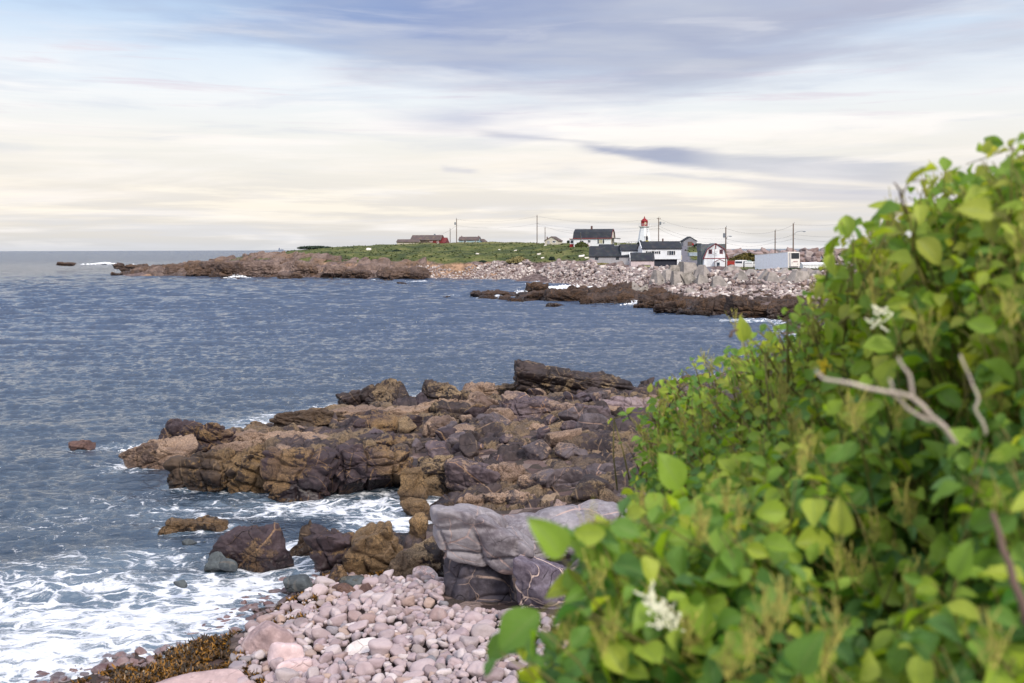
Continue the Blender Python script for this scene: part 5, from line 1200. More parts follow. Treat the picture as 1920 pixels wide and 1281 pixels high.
bm = bmesh.new(); add_box(bm, -L / 2 + 1.5, L / 2, -W / 2 - .15, W / 2 + .3, 0, 3.4); bm_obj("side_wing", bm, M_roofg, r)
prof = [(-W / 2 - 1.3, 4.55), (-W / 2 - 1.3, 3.2), (W / 2 + 1.5, 3.2), (W / 2 + 1.5, 4.55), (.0, 4.95)]
bm = bmesh.new(); add_box(bm, -L / 2 + 1.8, L / 2 + .1, -W / 2 - .2, W / 2 + .4, 3.42, 4.95); bm_obj("rear_dormer", bm, M_roofg, r)
# small weathered gable shed by the road
r = empty("shed", site(1291, 461, 300), R(90), "weathered grey gabled shed on the skyline beside the road", "shed")
body(r, 5, 4.0, 1.55, 1.2, siding("old_grey_boards", lin(128, 128, 136), .2)); gable_roof(r, 5, 4.0, 1.55, 1.2, M_roof, .2, .2); box("door", M_wood, r, -2.56, -2.51, -.7, .7, .0, 1.2)
# small derelict cabin
r = empty("cabin", site(1038, 457.5, 320), R(70), "small weathered cream cabin with a brown gable roof on the grassy skyline", "cabin")
body(r, 4.5, 4.4, 1.15, 1.25, M_cream); gable_roof(r, 4.5, 4.4, 1.15, 1.25, M_roofb, .25, .2)
window(r, 'l', -.9, .45, .9, .5, 4.5, 4.4); box("door", M_grey, r, -2.3, -2.25, .6, 1.4, 0, 1.0); box("chimney", M_brick, r, -2.0, -1.7, 1.4, 1.7, 1.2, 2.3)
# red and brown long houses on the dome
r = empty("house", site(802, 456.5, 350), R(-8), "dark-roofed house with a red gable end, largest on the grassy headland", "house")
L, W = 10.5, 7
body(r, L, W, 1.3, 1.6, M_roofb); gable_roof(r, L, W, 1.3, 1.6, M_roofb, .3)
bm = bmesh.new(); prism_x(bm, [(-W / 2 + .03, -.8), (W / 2 - .03, -.8), (W / 2 - .03, 1.1), (0, 2.68), (-W / 2 + .03, 1.1)], L / 2, L / 2 + .04); bm_obj("end_wall", bm, M_red, r)
bm = bmesh.new(); add_box(bm, 1.4, L / 2 + .03, -W / 2 - .03, -W / 2, -.5, 1.1); bm_obj("red_wall", bm, M_red, r)
window(r, 'f', 4.4, .1, .5, .9, L, W, glass=M_glassy); window(r, 'f', 2.0, .5, .8, .5, L, W); window(r, 'r', -1.2, .1, .8, .9, L, W, glass=M_glassy); window(r, 'r', .8, .8, .6, .7, L, W, glass=M_glassy)
box("chimney", M_metal, r, 2.3, 2.8, -.4, .1, 2.4, 3.3)
bm = bmesh.new(); prism_x(bm, [(-W / 2, -.5), (W / 2, -.5), (W / 2, .2), (0, 2.0), (-W / 2, .2)], L / 2 + .05, L / 2 + 1.8); bm_obj("lean_to", bm, M_red, r)
r = empty("garage", site(767, 457.2, 346), R(-4), "low brown-roofed building attached left of the red-gabled house", "garage")
body(r, 7.6, 5, .75, .8, M_cream); gable_roof(r, 7.6, 5, .75, .8, M_roofb, .3, .2)
r = empty("house", site(881, 455.8, 350), R(-6), "pale blue house with a dark roof alone on the headland skyline", "house")
L, W = 7, 5; body(r, L, W, 1.2, 1.0, M_blue); gable_roof(r, L, W, 1.2, 1.0, M_roofb, .25, .2); window(r, 'f', -1.3, .3, .8, .5, L, W); window(r, 'f', 2.4, .3, .5, .5, L, W)
box("chimney", M_brick, r, -3.0, -2.7, -.2, .1, 1.8, 2.5); box("chimney", M_brick, r, 3.0, 3.3, -.2, .1, 1.8, 2.5)
r = empty("shed", site(903, 456, 352), R(60), "small dark-roofed shed right of the pale blue house", "shed"); body(r, 3.2, 2.6, .6, .9, M_blue); gable_roof(r, 3.2, 2.6, .6, .9, M_roofb, .2, .15)

# refrigerated trailer: side to the left, cooler end to the right
pa = aty(1416, 518, 190); pb = aty(1477.5, 514.5, 181)
ang = math.atan2(pb[1] - pa[1], pb[0] - pa[0]); LT = math.hypot(*(pb - pa)[:2]); WT = 2.55; HT = 2.8
r = empty("refrigerated_trailer", (pa[0], pa[1], (pa[2] + pb[2]) / 2 - .05), ang, "white refrigerated trailer parked with its cooling unit facing right", "trailer")
r.rotation_euler = (0, -(pb[2] - pa[2]) / LT, ang)
M_trl = simple("trailer_white", lin(232, 236, 242), .45, var=.04); M_trl2 = simple("trailer_end", lin(216, 212, 206), .45, var=.04)
box("cargo_box", M_trl, r, 0, LT, 0, WT, 1.0, 1.0 + HT)
bm = bmesh.new()
for x in np.arange(.4, LT, .45): add_box(bm, x, x + .03, -.012, 0, 1.1, HT + .9)
add_box(bm, -.02, LT + .02, -.03, 0, .95, 1.08); add_box(bm, -.02, LT + .02, -.03, 0, HT + .93, HT + 1.03); bm_obj("side_rails", bm, M_trl2, r)
box("end_wall", M_trl2, r, LT + .004, LT + .04, 0, WT, .95, 1.0 + HT + .03)
cu = box("cooling_unit", M_trl2, r, LT + .045, LT + .5, .25, WT - .25, 1.2, 3.7)
box("grille", M_dark, cu, LT + .505, LT + .53, .4, WT - .4, 2.55, 3.6)
for y, z in ((.5, 1.75), (1.75, 1.5)): box("vent_knob", M_dark, cu, LT + .505, LT + .53, y, y + .12, z, z + .12)
bm = bmesh.new(); rs = np.random.RandomState(5); y = .8
while y < 1.8: add_box(bm, LT + .505, LT + .52, y, y + .035, 1.98, 2.1 + .06 * rs.rand()); y += .075
add_box(bm, LT + .505, LT + .52, .75, 1.85, 1.93, 1.955); bm_obj("lettering", bm, simple("faded_red", lin(150, 96, 100), .6), cu)
for x in (.9, 2.1):
    for y in (.25, WT - .25):
        bm = bmesh.new(); bmesh.ops.create_cone(bm, cap_ends=True, segments=20, radius1=.5, radius2=.5, depth=.3); bm_obj("wheel", bm, M_dark, r, loc=(x, y, .5), rot=(R(90), 0, 0))
for y in (.3, WT - .45): box("landing_leg", M_metal, r, LT - 2, LT - 1.85, y, y + .15, -.3, 1.0)
# parked vehicles
def van(px, py, Y, turn, c, label, name="parked_van", cat="van", L=4.4, H=1.75):
    r = empty(name, tuple(aty(px, py, Y)), R(turn), label, cat)
    prof = [(-L / 2, .35), (L / 2, .35), (L / 2, 1.0), (L / 2 - .9, 1.1), (L / 2 - 1.5, H), (-L / 2 + .15, H), (-L / 2, 1.1)]
    bm = bmesh.new(); a = [bm.verts.new((x, -.85, z)) for x, z in prof]; b = [bm.verts.new((x, .85, z)) for x, z in prof]; n = len(prof)
    bm.faces.new(a); bm.faces.new(b[::-1])
    for i in range(n): bm.faces.new((a[i], b[i], b[(i + 1) % n], a[(i + 1) % n]))
    bmesh.ops.bevel(bm, geom=bm.edges[:], offset=.06, segments=2, affect='EDGES')
    bm_obj("body", bm, simple("paint_" + name, c, .3, var=.03), r)
    bm = bmesh.new(); add_box(bm, -L / 2 + .4, L / 2 - 1.5, -.87, .87, 1.1, H - .18); add_box(bm, -L / 2 - .02, -L / 2 + .1, -.7, .7, 1.15, H - .2); bm_obj("windows", bm, M_glass, r)
    for x in (-L / 2 + .8, L / 2 - .8):
        for y in (-.8, .8):
            bm = bmesh.new(); bmesh.ops.create_cone(bm, cap_ends=True, segments=16, radius1=.33, radius2=.33, depth=.22); bm_obj("wheel", bm, M_dark, r, loc=(x, y, .33), rot=(R(90), 0, 0))
van(1391, 504, 205, 60, lin(226, 226, 226), "white van parked in the middle of the row between barn and trailer")
van(1407, 504, 204, 66, lin(214, 216, 214), "white car with red tail lamps parked beside the trailer", "parked_car", "car", 4.0, 1.45)
van(1374, 501, 212, 20, lin(150, 50, 40), "low rusty red vehicle parked right of the gambrel house", "parked_car", "car", 3.8, 1.35)
van(1401, 501, 214, 70, lin(120, 140, 130), "greenish grey car behind the parked white vehicles", "parked_car", "car", 4.0, 1.45)
# long white boat shed roof behind right, container bin, red stop sign, debris
r = empty("upturned_boat_shed", site(1528, 499.5, 200), R(-2), "long low white shed beyond the trailer's right end", "shed"); body(r, 5.5, 3, .45, .35, M_wtrim); gable_roof(r, 5.5, 3, .45, .35, M_wtrim, .1, .1)
r = empty("skip_bin", site(1299, 480, 262), R(5), "pale blue-grey waste bin in the grass beside the road", "bin"); box("tub", simple("bin_paint", lin(150, 162, 176), .5), r, -1.1, 1.1, -.7, .7, 0, .75); box("lid", simple("bin_lid", lin(180, 188, 196), .5), r, -1.15, 1.15, -.75, .75, .75, .9)
r = empty("stop_sign", site(1299, 466, 285), 0, "red road sign on a post at the top of the road", "sign")
bm = bmesh.new(); bmesh.ops.create_cone(bm, cap_ends=True, segments=8, radius1=.3, radius2=.3, depth=.03); bm_obj("plate", bm, M_redp, r, loc=(0, -.05, 1.2), rot=(R(90), 0, R(0)))
bm = bmesh.new(); tube(bm, [(0, 0, -.6), (0, 0, 1.6)], .05); bm_obj("post", bm, M_wood, r)
r = empty("utility_box", site(1399, 477.5, 262), 0, "small pale box hut on the grassy slope before the breakwater", "hut"); box("wall", M_grey, r, -1.0, 1.0, -.8, .8, -.5, .9); box("roof", M_wtrim, r, -1.1, 1.1, -.9, .9, .9, 1.0)

# ---------------------------------------------------------------- poles, lamps and wires
def pole(px, pt, pb_, Y, label, lamp=0, trans=False, arm=False, name="utility_pole", r_=.15, lean=0):
    b = aty(px, pb_, Y); tp = aty(px + lean, pt, Y); h = tp[2] - b[2]
    ro = empty(name, tuple(b), 0, label, "utility pole" if name == "utility_pole" else "lamp post")
    bm = bmesh.new(); tube(bm, [(0, 0, -1.5), (tp[0] - b[0], 0, h)], r_, r_ * .75, 8); bm_obj("post", bm, M_wood, ro)
    if trans:
        bm = bmesh.new(); bmesh.ops.create_cone(bm, cap_ends=True, segments=12, radius1=.26, radius2=.26, depth=.9); bm_obj("transformer", bm, M_metal, ro, loc=(-.42 if trans < 0 else .42, 0, h * .8), smooth=False)
    if arm:
        bm = bmesh.new(); add_box(bm, -.5, .5, -.06, .06, h - .45, h - .33)
        for x in (-.45, .45): tube(bm, [(x, 0, h - .33), (x, 0, h - .1)], .05, n=6)
        bm_obj("crossarm", bm, M_wood, ro)
    bm = bmesh.new()
    for k in (.72, .62): tube(bm, [(0, -.15, h * k), (.28, -.15, h * k)], .05, n=5)
    tube(bm, [(0, 0, h), (0, 0, h + .3)], .05, n=5); bm_obj("insulator", bm, M_metal, ro)
    if lamp:
        zl, ln = lamp
        bm = bmesh.new(); tube(bm, [(0, 0, zl), (ln * .3, 0, zl + .45), (ln * .7, 0, zl + .6), (ln, 0, zl + .55)], .045, n=6); la = bm_obj("lamp_arm", bm, M_metal, ro)
        bm = bmesh.new(); bmesh.ops.create_uvsphere(bm, u_segments=12, v_segments=6, radius=.3); bmesh.ops.scale(bm, vec=(1.1, .6, .4), verts=bm.verts[:]); bm_obj("lamp_head", bm, M_metal, la, loc=(ln + .15, 0, zl + .52))
    return [b + np.array([tp[0] - b[0], 0, 0]) + np.array([0, 0, h * k]) for k in (.97, .72, .62)]
P1 = pole(856, 410, 456, 338, "tall utility pole with a transformer left of the pale blue house", trans=-1)
P2 = pole(844, 429, 456, 342, "short bare pole left of the tall one by the pale blue house", r_=.13)
P3 = pole(1007, 404, 457, 322, "tall bare utility pole standing in the grass left of the small cabin")
P4 = pole(1022, 427, 457, 330, "short pole beside the tall one left of the small cabin", r_=.13)
P5 = pole(1089, 437, 463, 292, "thin grey pole in front of the gambrel-roofed white house", r_=.07)
P6 = pole(1213, 420, 458, 290, "thin weathered post rising in front of the lighthouse tower", r_=.08)
P7 = pole(1235, 408, 462, 290, "utility pole with transformer and lamp right of the lighthouse", lamp=(6.2, 1.3), trans=1, arm=True)
P8 = pole(1361, 426, 504, 205, "utility pole with transformer and small lamp at the right corner of the red-trimmed house", lamp=(6.1, .7), trans=-1)
P9 = pole(1340, 464, 505, 207, "thin white flag pole in front of the red-trimmed house", r_=.05)
P10 = pole(1453.5, 432, 490, 225, "bare utility pole behind the white trailer", r_=.14)
P11 = pole(1487.5, 419, 494, 215, "tall pole with a long curved street lamp arm behind the trailer's cooling unit", lamp=(6.3, 2.1), r_=.16)
def wire(a, b, sag, label, r_=.018):
    a = np.array(a); b = np.array(b); bm = bmesh.new()
    tube(bm, [a + (b - a) * t_ - np.array([0, 0, sag * 4 * t_ * (1 - t_)]) for t_ in np.linspace(0, 1, 14)], r_, n=4)
    tag(bm_obj("power_line", bm, M_wire, None), label, "power line", "power lines strung over the village")
far_r = [aty(1700, 400, 215), aty(1700, 430, 215), aty(1700, 442, 215)]
names = {0: "top", 1: "middle", 2: "lowest"}
for k in range(3):
    if k < 2: wire(P1[k], P3[k], 1.2, names[k] + " wire between the pale blue house's pole and the bare pole by the cabin")
    wire(P3[k], P7[k], 1.5, names[k] + " wire between the bare pole by the cabin and the lighthouse pole")
    wire(P7[k], P8[k], 1.2, names[k] + " wire between the lighthouse pole and the red-trimmed house's pole")
    wire(P8[k], P10[min(k, 2)], .8, names[k] + " wire from the red-trimmed house's pole to the bare pole behind the trailer")
    wire(P10[k], P11[k], .2, names[k] + " short wire between the two poles behind the trailer")
    wire(P11[k], far_r[k], 1.0, names[k] + " wire from the street lamp pole off behind the leaves")
wire(P1[1], aty(822, 440, 348), .5, "service wire dropping from the tall pole to the red-gabled house")
wire(P3[1], aty(1080, 438, 303), .6, "service wire dropping from the bare pole to the white gambrel house")

# distant ship and marker on the horizon
r = empty("ship", tuple(aty(527, 469.2, 10500)), 0, "tiny distant ship on the horizon above the headland's tip", "ship")
M_ship = simple("hazy_ship", lin(120, 130, 150), .8)
bm = bmesh.new(); prism_x(bm, [(-8, -6), (8, -6), (9, 6), (-9, 6)], -28, 26); bm_obj("hull", bm, M_ship, r)
bm = bmesh.new(); add_box(bm, -24, -14, -6, 6, 6, 24); add_box(bm, 4, 8, -2, 2, 6, 16); add_box(bm, 16, 19, -2, 2, 6, 13); bm_obj("superstructure", bm, M_ship, r)

# ---------------------------------------------------------------- shrubs and grass on the headland
def leafblob(rx, ry, rz, n, size, seed):
    rs = np.random.RandomState(seed); d = rs.normal(size=(n, 3)); d /= np.linalg.norm(d, axis=1)[:, None]; d[:, 2] = np.abs(d[:, 2])
    c = d * (rs.uniform(.45, 1.0, n) ** .5)[:, None] * (1 + .22 * fbm(d * 2.2, 2, seed))[:, None] * [rx, ry, rz]
    a = rs.normal(size=(n, 3)); a /= np.linalg.norm(a, axis=1)[:, None]; b = np.cross(a, rs.normal(size=(n, 3))); b /= np.linalg.norm(b, axis=1)[:, None]
    s_ = (size * rs.uniform(.6, 1.3, n))[:, None]
    V_ = np.stack([c - a * s_, c - b * s_ * .5, c + a * s_, c + b * s_ * .5], 1).reshape(-1, 3)
    return V_, np.arange(n * 4).reshape(n, 4)
def shrub_mat(name, a, b_):
    m, t = new_mat(name); n = t.noise(t.node('ShaderNodeNewGeometry').outputs['Position'], 1.2, 3)
    t.put(t.b.inputs['Base Color'], t.mix(t.ss(n, .35, .65), a, b_)); t.b.inputs['Roughness'].default_value = .7; return m
M_shr = shrub_mat("shrub_leaves", lin(54, 66, 28), lin(94, 98, 40)); M_shd = shrub_mat("spruce_needles", lin(34, 48, 40), lin(52, 68, 52)); M_dry = shrub_mat("dry_grass", lin(112, 106, 66), lin(150, 140, 96))
def shrub(px, py, Y, wpx, hpx, mat, label, name="shrub", cat="shrub", n=1500):
    s = Y / 1867; V_, F = leafblob(wpx * s / 2, wpx * s / 2 * .8, hpx * s, n, .16 * max(1, wpx * s / 4), int(px))
    r = empty(name, tuple(aty(px, py, Y)), 0, label, cat); link("foliage", npmesh("foliage", V_, F, False), mat, r)
    bm = bmesh.new()
    for k in range(4): tube(bm, [(0, 0, -.4), (math.cos(k * 1.6) * wpx * s * .15, math.sin(k * 1.6) * wpx * s * .15, hpx * s * .5)], .05, .02, 5)
    bm_obj("stem", bm, M_wood, r)
shrub(1090, 463, 286, 26, 8.5, M_shr, "round olive shrub in front of the white gambrel house")
shrub(1200, 461, 288, 12, 9, M_shd, "small dark spruce at the foot of the lighthouse", "small_spruce", "tree")
shrub(1066, 455.5, 335, 6, 5, M_shd, "tiny dark spruce on the skyline right of the small cabin", "small_spruce", "tree", 500)
shrub(590, 465.5, 340, 62, 2.8, M_shd, "low dark scrub on the skyline at the headland's left end", n=2600)
shrub(556, 472, 335, 30, 2.2, M_shd, "flat dark bushes at the very tip of the grass", n=1200)
shrub(1310, 462, 290, 20, 5, M_shd, "dark bush between the grey shed and the red-trimmed house")
shrub(1035, 488, 263, 12, 7, M_shd, "dark round bush in the grass above the storm beach")
shrub(745, 473, 318, 22, 4.5, M_shd, "low dark bush in the middle of the grassy dome", n=900)
shrub(905, 492, 284, 16, 3.5, M_shd, "small dark bush at the edge of the earth cliff", n=900)
shrub(972, 492, 279, 46, 9, M_dry, "mound of dry straw-coloured grass at the top of the storm beach", "grass_mound", "grass mound", 4200)
shrub(1128, 497, 234, 40, 3, M_dry, "dry grass strip in front of the grey barn", "grass_mound", "grass mound", 2500)
shrub(1400, 492, 240, 66, 15, shrub_mat("slope_bush", lin(70, 68, 32), lin(110, 98, 50)), "brown-green overgrown slope right of the red-trimmed house", "grass_mound", "grass mound", 6000)
# grass tufts roughening the turf
rs = np.random.RandomState(8)
gi = rs.choice(np.where((grass > .5) & (gy > 180) & (gy < 400) & (np.abs(gx) < 130) & (road < .1))[0], 7000)
X = gx[gi] + rs.normal(size=len(gi)) * .8; Yv = gy[gi] + rs.normal(size=len(gi)) * .8; Z = gz[gi]
n = len(X); th = rs.uniform(0, 3.14, n); w_ = rs.uniform(.25, .7, n); h_ = rs.uniform(.08, .3, n) * (1 + .6 * (rs.rand(n) > .92))
V_ = np.stack([np.stack([X - np.cos(th) * w_, Yv - np.sin(th) * w_, Z - .25], 1), np.stack([X + np.cos(th) * w_, Yv + np.sin(th) * w_, Z - .25], 1), np.stack([X + rs.normal(size=n) * .2, Yv + rs.normal(size=n) * .2, Z + h_], 1)], 1).reshape(-1, 3)
mg, t = new_mat("turf_tufts"); n_ = t.noise(t.node('ShaderNodeNewGeometry').outputs['Position'], .25, 4)
t.put(t.b.inputs['Base Color'], t.mix(t.ss(n_, .38, .66), lin(38, 48, 20), lin(64, 70, 28))); t.b.inputs['Roughness'].default_value = .8
tag(link("grass_tufts", npmesh("grass_tufts", V_, np.arange(n * 3).reshape(n, 3), False), mg), kind='stuff')
# pale stones lying in the grass
m_ps = tinted("pale_stone", [(0, lin(214, 204, 194)), (1, lin(232, 226, 220))], speck=.1, sc_=1)
for i, (px, py, w_, lb) in enumerate([(692, 469, 11, "long pale stone high on the left of the grassy dome"), (725, 496, 9, "whitish boulder on the ledge below the earth cliff"), (936, 469, 5, "small pale stone upper right of the grassy dome"), (895, 477, 7, "pale stone in the middle of the dome's slope"), (966, 471, 7, "larger pale stone near the right of the dome"),
                                  (1022, 461, 6, "pale stone in the grass below the cabin"), (1010, 478, 9, "pale stone left of the round dark bush"), (905, 492, 6, "pale stone at the edge of the earth cliff"), (1018, 485, 8, "whitish stone at the foot of the round dark bush"), (1090, 482, 12, "white lump of debris left of the grey barn"), (1100, 485, 9, "second white lump of debris against the grey barn")]):
    g = on_ground(px, py, 200); s = w_ * g[1] / 1867
    Vv, F = rock_verts(700 + i, (s, s * .6, s * .5), 4, 10, 9); me = npmesh("stone", Vv, F); fattr(me, 'tint', np.full(len(Vv), .5)); tag(link("stone", me, m_ps, loc=(g[0], g[1], g[2] + s * .1)), lb, "stone")
# ---------------------------------------------------------------- the knotweed thicket beside the photographer
DC = np.array([(1920, 300, 2.8), (1750, 350, 3.2), (1580, 430, 3.4), (1500, 560, 4.2), (1400, 640, 5.5), (1300, 680, 6.5), (1200, 780, 6.8), (1220, 880, 5.5), (1350, 760, 5), (1450, 650, 4.2), (1300, 950, 2.8), (1150, 960, 2.2), (1020, 1000, 2.0), (1050, 1150, 2.2),
               (950, 1250, 2.2), (1200, 1100, 2.2), (1500, 900, 2.5), (1500, 1200, 1.9), (1800, 1200, 1.8), (1900, 900, 2.0), (1900, 600, 2.4), (1700, 600, 2.8), (1600, 750, 2.7), (1350, 1000, 2.3), (1400, 1300, 1.9), (2000, 500, 2.2), (2000, 1200, 1.7)], float)
def depth_at(px, py):
    d2 = (DC[:, 0] - px) ** 2 + (DC[:, 1] - py) ** 2 + 200; w_ = d2 ** -1.3
    return float((w_ * DC[:, 2]).sum() / w_.sum())
OUT = [(2100, 200), (1925, 262), (1890, 300), (1815, 322), (1750, 350), (1700, 392), (1650, 412), (1600, 452), (1566, 470), (1556, 500), (1545, 530), (1505, 575), (1470, 600), (1430, 625), (1392, 655), (1320, 672), (1262, 708), (1225, 745), (1190, 795), (1212, 840), (1198, 900), (1200, 940), (1150, 985), (1080, 1010), (1060, 1060), (1085, 1110), (1060, 1150), (985, 1225), (1000, 1281), (1010, 1420), (2100, 1420)]
PL = [("upper right", 1830, 430, "knotweed plant at the upper right whose tips stand against the sky"), ("mid up", 1610, 500, "knotweed plant whose top leaves overlap the lamp post side of the village"),
      ("right", 1880, 700, "knotweed plant at the right edge, around the thin crooked dead twig"), ("centre", 1620, 760, "knotweed plant holding the forked dead branch"),
      ("far", 1270, 780, "knotweed plant farthest away, at the left edge of the thicket over the outcrop"), ("far2", 1420, 660, "knotweed plant just below the trailer and concrete blocks, second farthest"),
      ("midleft", 1330, 950, "knotweed plant with large round leaves beside the light rock slab"), ("low left", 1080, 1120, "knotweed plant reaching farthest left over the cobbles, with one big upright leaf"),
      ("low mid", 1330, 1200, "knotweed plant with cream blossoms and tall yellow spikes at the bottom"), ("low", 1560, 1100, "knotweed plant in the lower middle with a round bright leaf"),
      ("low right", 1830, 1080, "knotweed plant in the lower right corner with dark gaps between leaves")]
rs = np.random.RandomState(33)
tips = []
tries = 0
while len(tips) < 2700 and tries < 90000:
    tries += 1
    px = rs.uniform(960, 2080); py = rs.uniform(235, 1400)
    if not inpoly(np.array([px]), np.array([py]), OUT)[0]: continue
    D_ = depth_at(px, py)
    if rs.rand() > (D_ / 6.8) ** 1.5 * 1.2 + .06 + (.25 if py < 520 else 0): continue
    dd = D_ + rs.rand() ** 1.3 * (0.55 + .12 * D_)
    tips.append((px, py, dd, 0))
for (ax_, ay_), (bx_, by_) in zip(OUT[1:23], OUT[2:24]):
    for f in (0, .33, .66):
        qx, qy = ax_ + (bx_ - ax_) * f + rs.normal() * 8, ay_ + (by_ - ay_) * f - rs.uniform(-4, 14)
        tips.append((qx, qy, depth_at(qx, qy) + rs.uniform(0, .4), 1))
for q in [(1690, 352, 2.9), (1735, 335, 3.0), (1770, 318, 3.0), (1840, 300, 2.8), (1898, 268, 2.7), (1905, 285, 2.7), (1576, 415, 3.3), (1566, 445, 3.3), (1600, 440, 3.3), (1396, 622, 4.6), (1250, 712, 6.2), (1215, 740, 6.4), (1660, 395, 3.1), (1230, 730, 6.3), (1150, 1000, 2.3), (940, 1225, 2.3), (1015, 1180, 2.2), (990, 1240, 2.2), (1180, 880, 6), (1195, 950, 4), (1500, 560, 3.9), (1475, 585, 4), (1440, 600, 4.3), (1180, 780, 6.7), (1172, 830, 6.6)]:
    tips.append((*q, 1))
def camdir(p): v = CP - p; return v / np.linalg.norm(v)
def nz(v): return v / (np.linalg.norm(v) + 1e-9)
centres = np.array([aty(q[1], q[2], depth_at(q[1], q[2]) + .4) for q in PL])
cscale = np.array([depth_at(q[1], q[2]) for q in PL])
leafs = [[] for _ in PL]; stems = [[] for _ in PL]; spikes = [[] for _ in PL]; bases = [[] for _ in PL]
UPV = np.array([0, 0, 1.0])
out_n = nz(np.array([-.75, -.45, .35]))          # the open side of the thicket
for px, py, dd, special in tips:
    tip = aty(px, py, dd); k = int(np.argmin(np.linalg.norm(centres - tip, axis=1) / cscale))
    d = nz(UPV * rs.uniform(.35, 1.0) + out_n * rs.uniform(.2, .9) + rs.normal(size=3) * .3)
    L = rs.uniform(.22, .42); n = rs.randint(4, 7); side = nz(np.cross(d, rs.normal(size=3)))
    if special: L *= .7; n = 4
    base = tip - d * L + np.array([.1, .1, -.12]) * rs.uniform(.3, 1.2)
    mid = (tip + base) / 2 + np.array([0, 0, .03])
    stems[k].append((base, mid, tip, .0035 if dd < 4 else .006)); bases[k].append(base)
    big = 1.0 if dd < 4 else .92
    for j in range(n):
        f = j / (n - 1); c = (1 - f) ** 2 * base + 2 * f * (1 - f) * mid + f * f * tip
        sd = side * (1 if j % 2 else -1); sd = nz(sd + rs.normal(size=3) * .35)
        ax = nz(sd * .9 + d * rs.uniform(.1, .6) + np.array([0, 0, -1]) * rs.uniform(.0, .55))
        nn = nz(UPV * rs.uniform(.2, 1.0) + camdir(c) * rs.uniform(.0, .8) + out_n * .3 + rs.normal(size=3) * .46)
        nn = nz(nn - ax * nn.dot(ax)); sz_ = rs.uniform(.046, .100) * (1.22 if py > 880 else 1.0) * (1.0 if f < .8 else .7) * big
        leafs[k].append((c + ax * .02, ax, nn, sz_, min(.96, rs.rand() * .93 + (.24 if py < 640 and px > 1500 else .10 if py < 760 else 0)), rs.normal()))  # upper leaves get a yellower tint, painting in light on the top
    if rs.rand() < .055 and not special: spikes[k].append((tip, 0))
for q, k_ in [((1222, 1130), 1), ((1262, 1165), 1), ((1240, 1150), 1), ((1648, 590), 1), ((1545, 690), 2)]:
    p = aty(q[0], q[1], depth_at(*q) - .12); k = int(np.argmin(np.linalg.norm(centres - p, axis=1) / cscale)); spikes[k].append((p, k_))
for q in [(1500, 880), (1515, 850), (1462, 760), (1385, 975), (1360, 960), (1680, 790), (1600, 790), (1440, 1190), (1460, 1160), (1570, 1060), (1690, 950), (1890, 600), (1640, 560), (1320, 1000), (1290, 1210), (1150, 1180), (1130, 1220), (1400, 1230), (1560, 1200), (1740, 640), (1450, 1000), (1640, 1000), (1545, 1250), (1860, 1230), (1120, 1100), (1380, 620)]:
    p = aty(q[0], q[1], depth_at(*q) - .10); k = int(np.argmin(np.linalg.norm(centres - p, axis=1) / cscale)); spikes[k].append((p, 0))
# hand-set leaves that show large in the photograph: px, py (leaf base), px, py (leaf tip), distance, tint
HL = [(1052, 1042, 1005, 975, 2.05, .6), (1145, 985, 1200, 1000, 2.3, .3), (1578, 1000, 1575, 942, 2.1, .95), (1795, 1085, 1812, 1020, 2.0, .5), (1275, 915, 1243, 855, 3.0, .6), (1745, 1225, 1712, 1190, 1.9, .0),
      (1395, 640, 1390, 596, 4.3, .9), (1500, 1260, 1528, 1190, 1.9, .25), (1860, 400, 1805, 388, 2.4, .95), (1010, 1150, 930, 1215, 2.4, .35), (960, 1190, 912, 1240, 2.5, .3)]
for a_, b_, c_, d_, D_, tn_ in HL:
    p = aty(a_, b_, D_); q = aty(c_, d_, D_ - .03); ax = q - p; s_ = np.linalg.norm(ax); ax = ax / s_; k = int(np.argmin(np.linalg.norm(centres - p, axis=1) / cscale))
    nn = nz(camdir(p) * .9 + UPV * .45 + rs.normal(size=3) * .1); nn = nz(nn - ax * nn.dot(ax)); leafs[k].append((p, ax, nn, max(s_, .06), tn_, .2))
    stems[k].append((p - ax * .1 + np.array([.05, .05, -.08]), p - ax * .04, p, .003))
TS = np.linspace(0, 1, 8); SS = np.array([-1, -.5, 0, .5, 1.0])
wprof = np.interp(TS, [0, .08, .25, .42, .6, .8, .93, 1], [.10, .48, .84, 1.0, .92, .60, .27, .005])
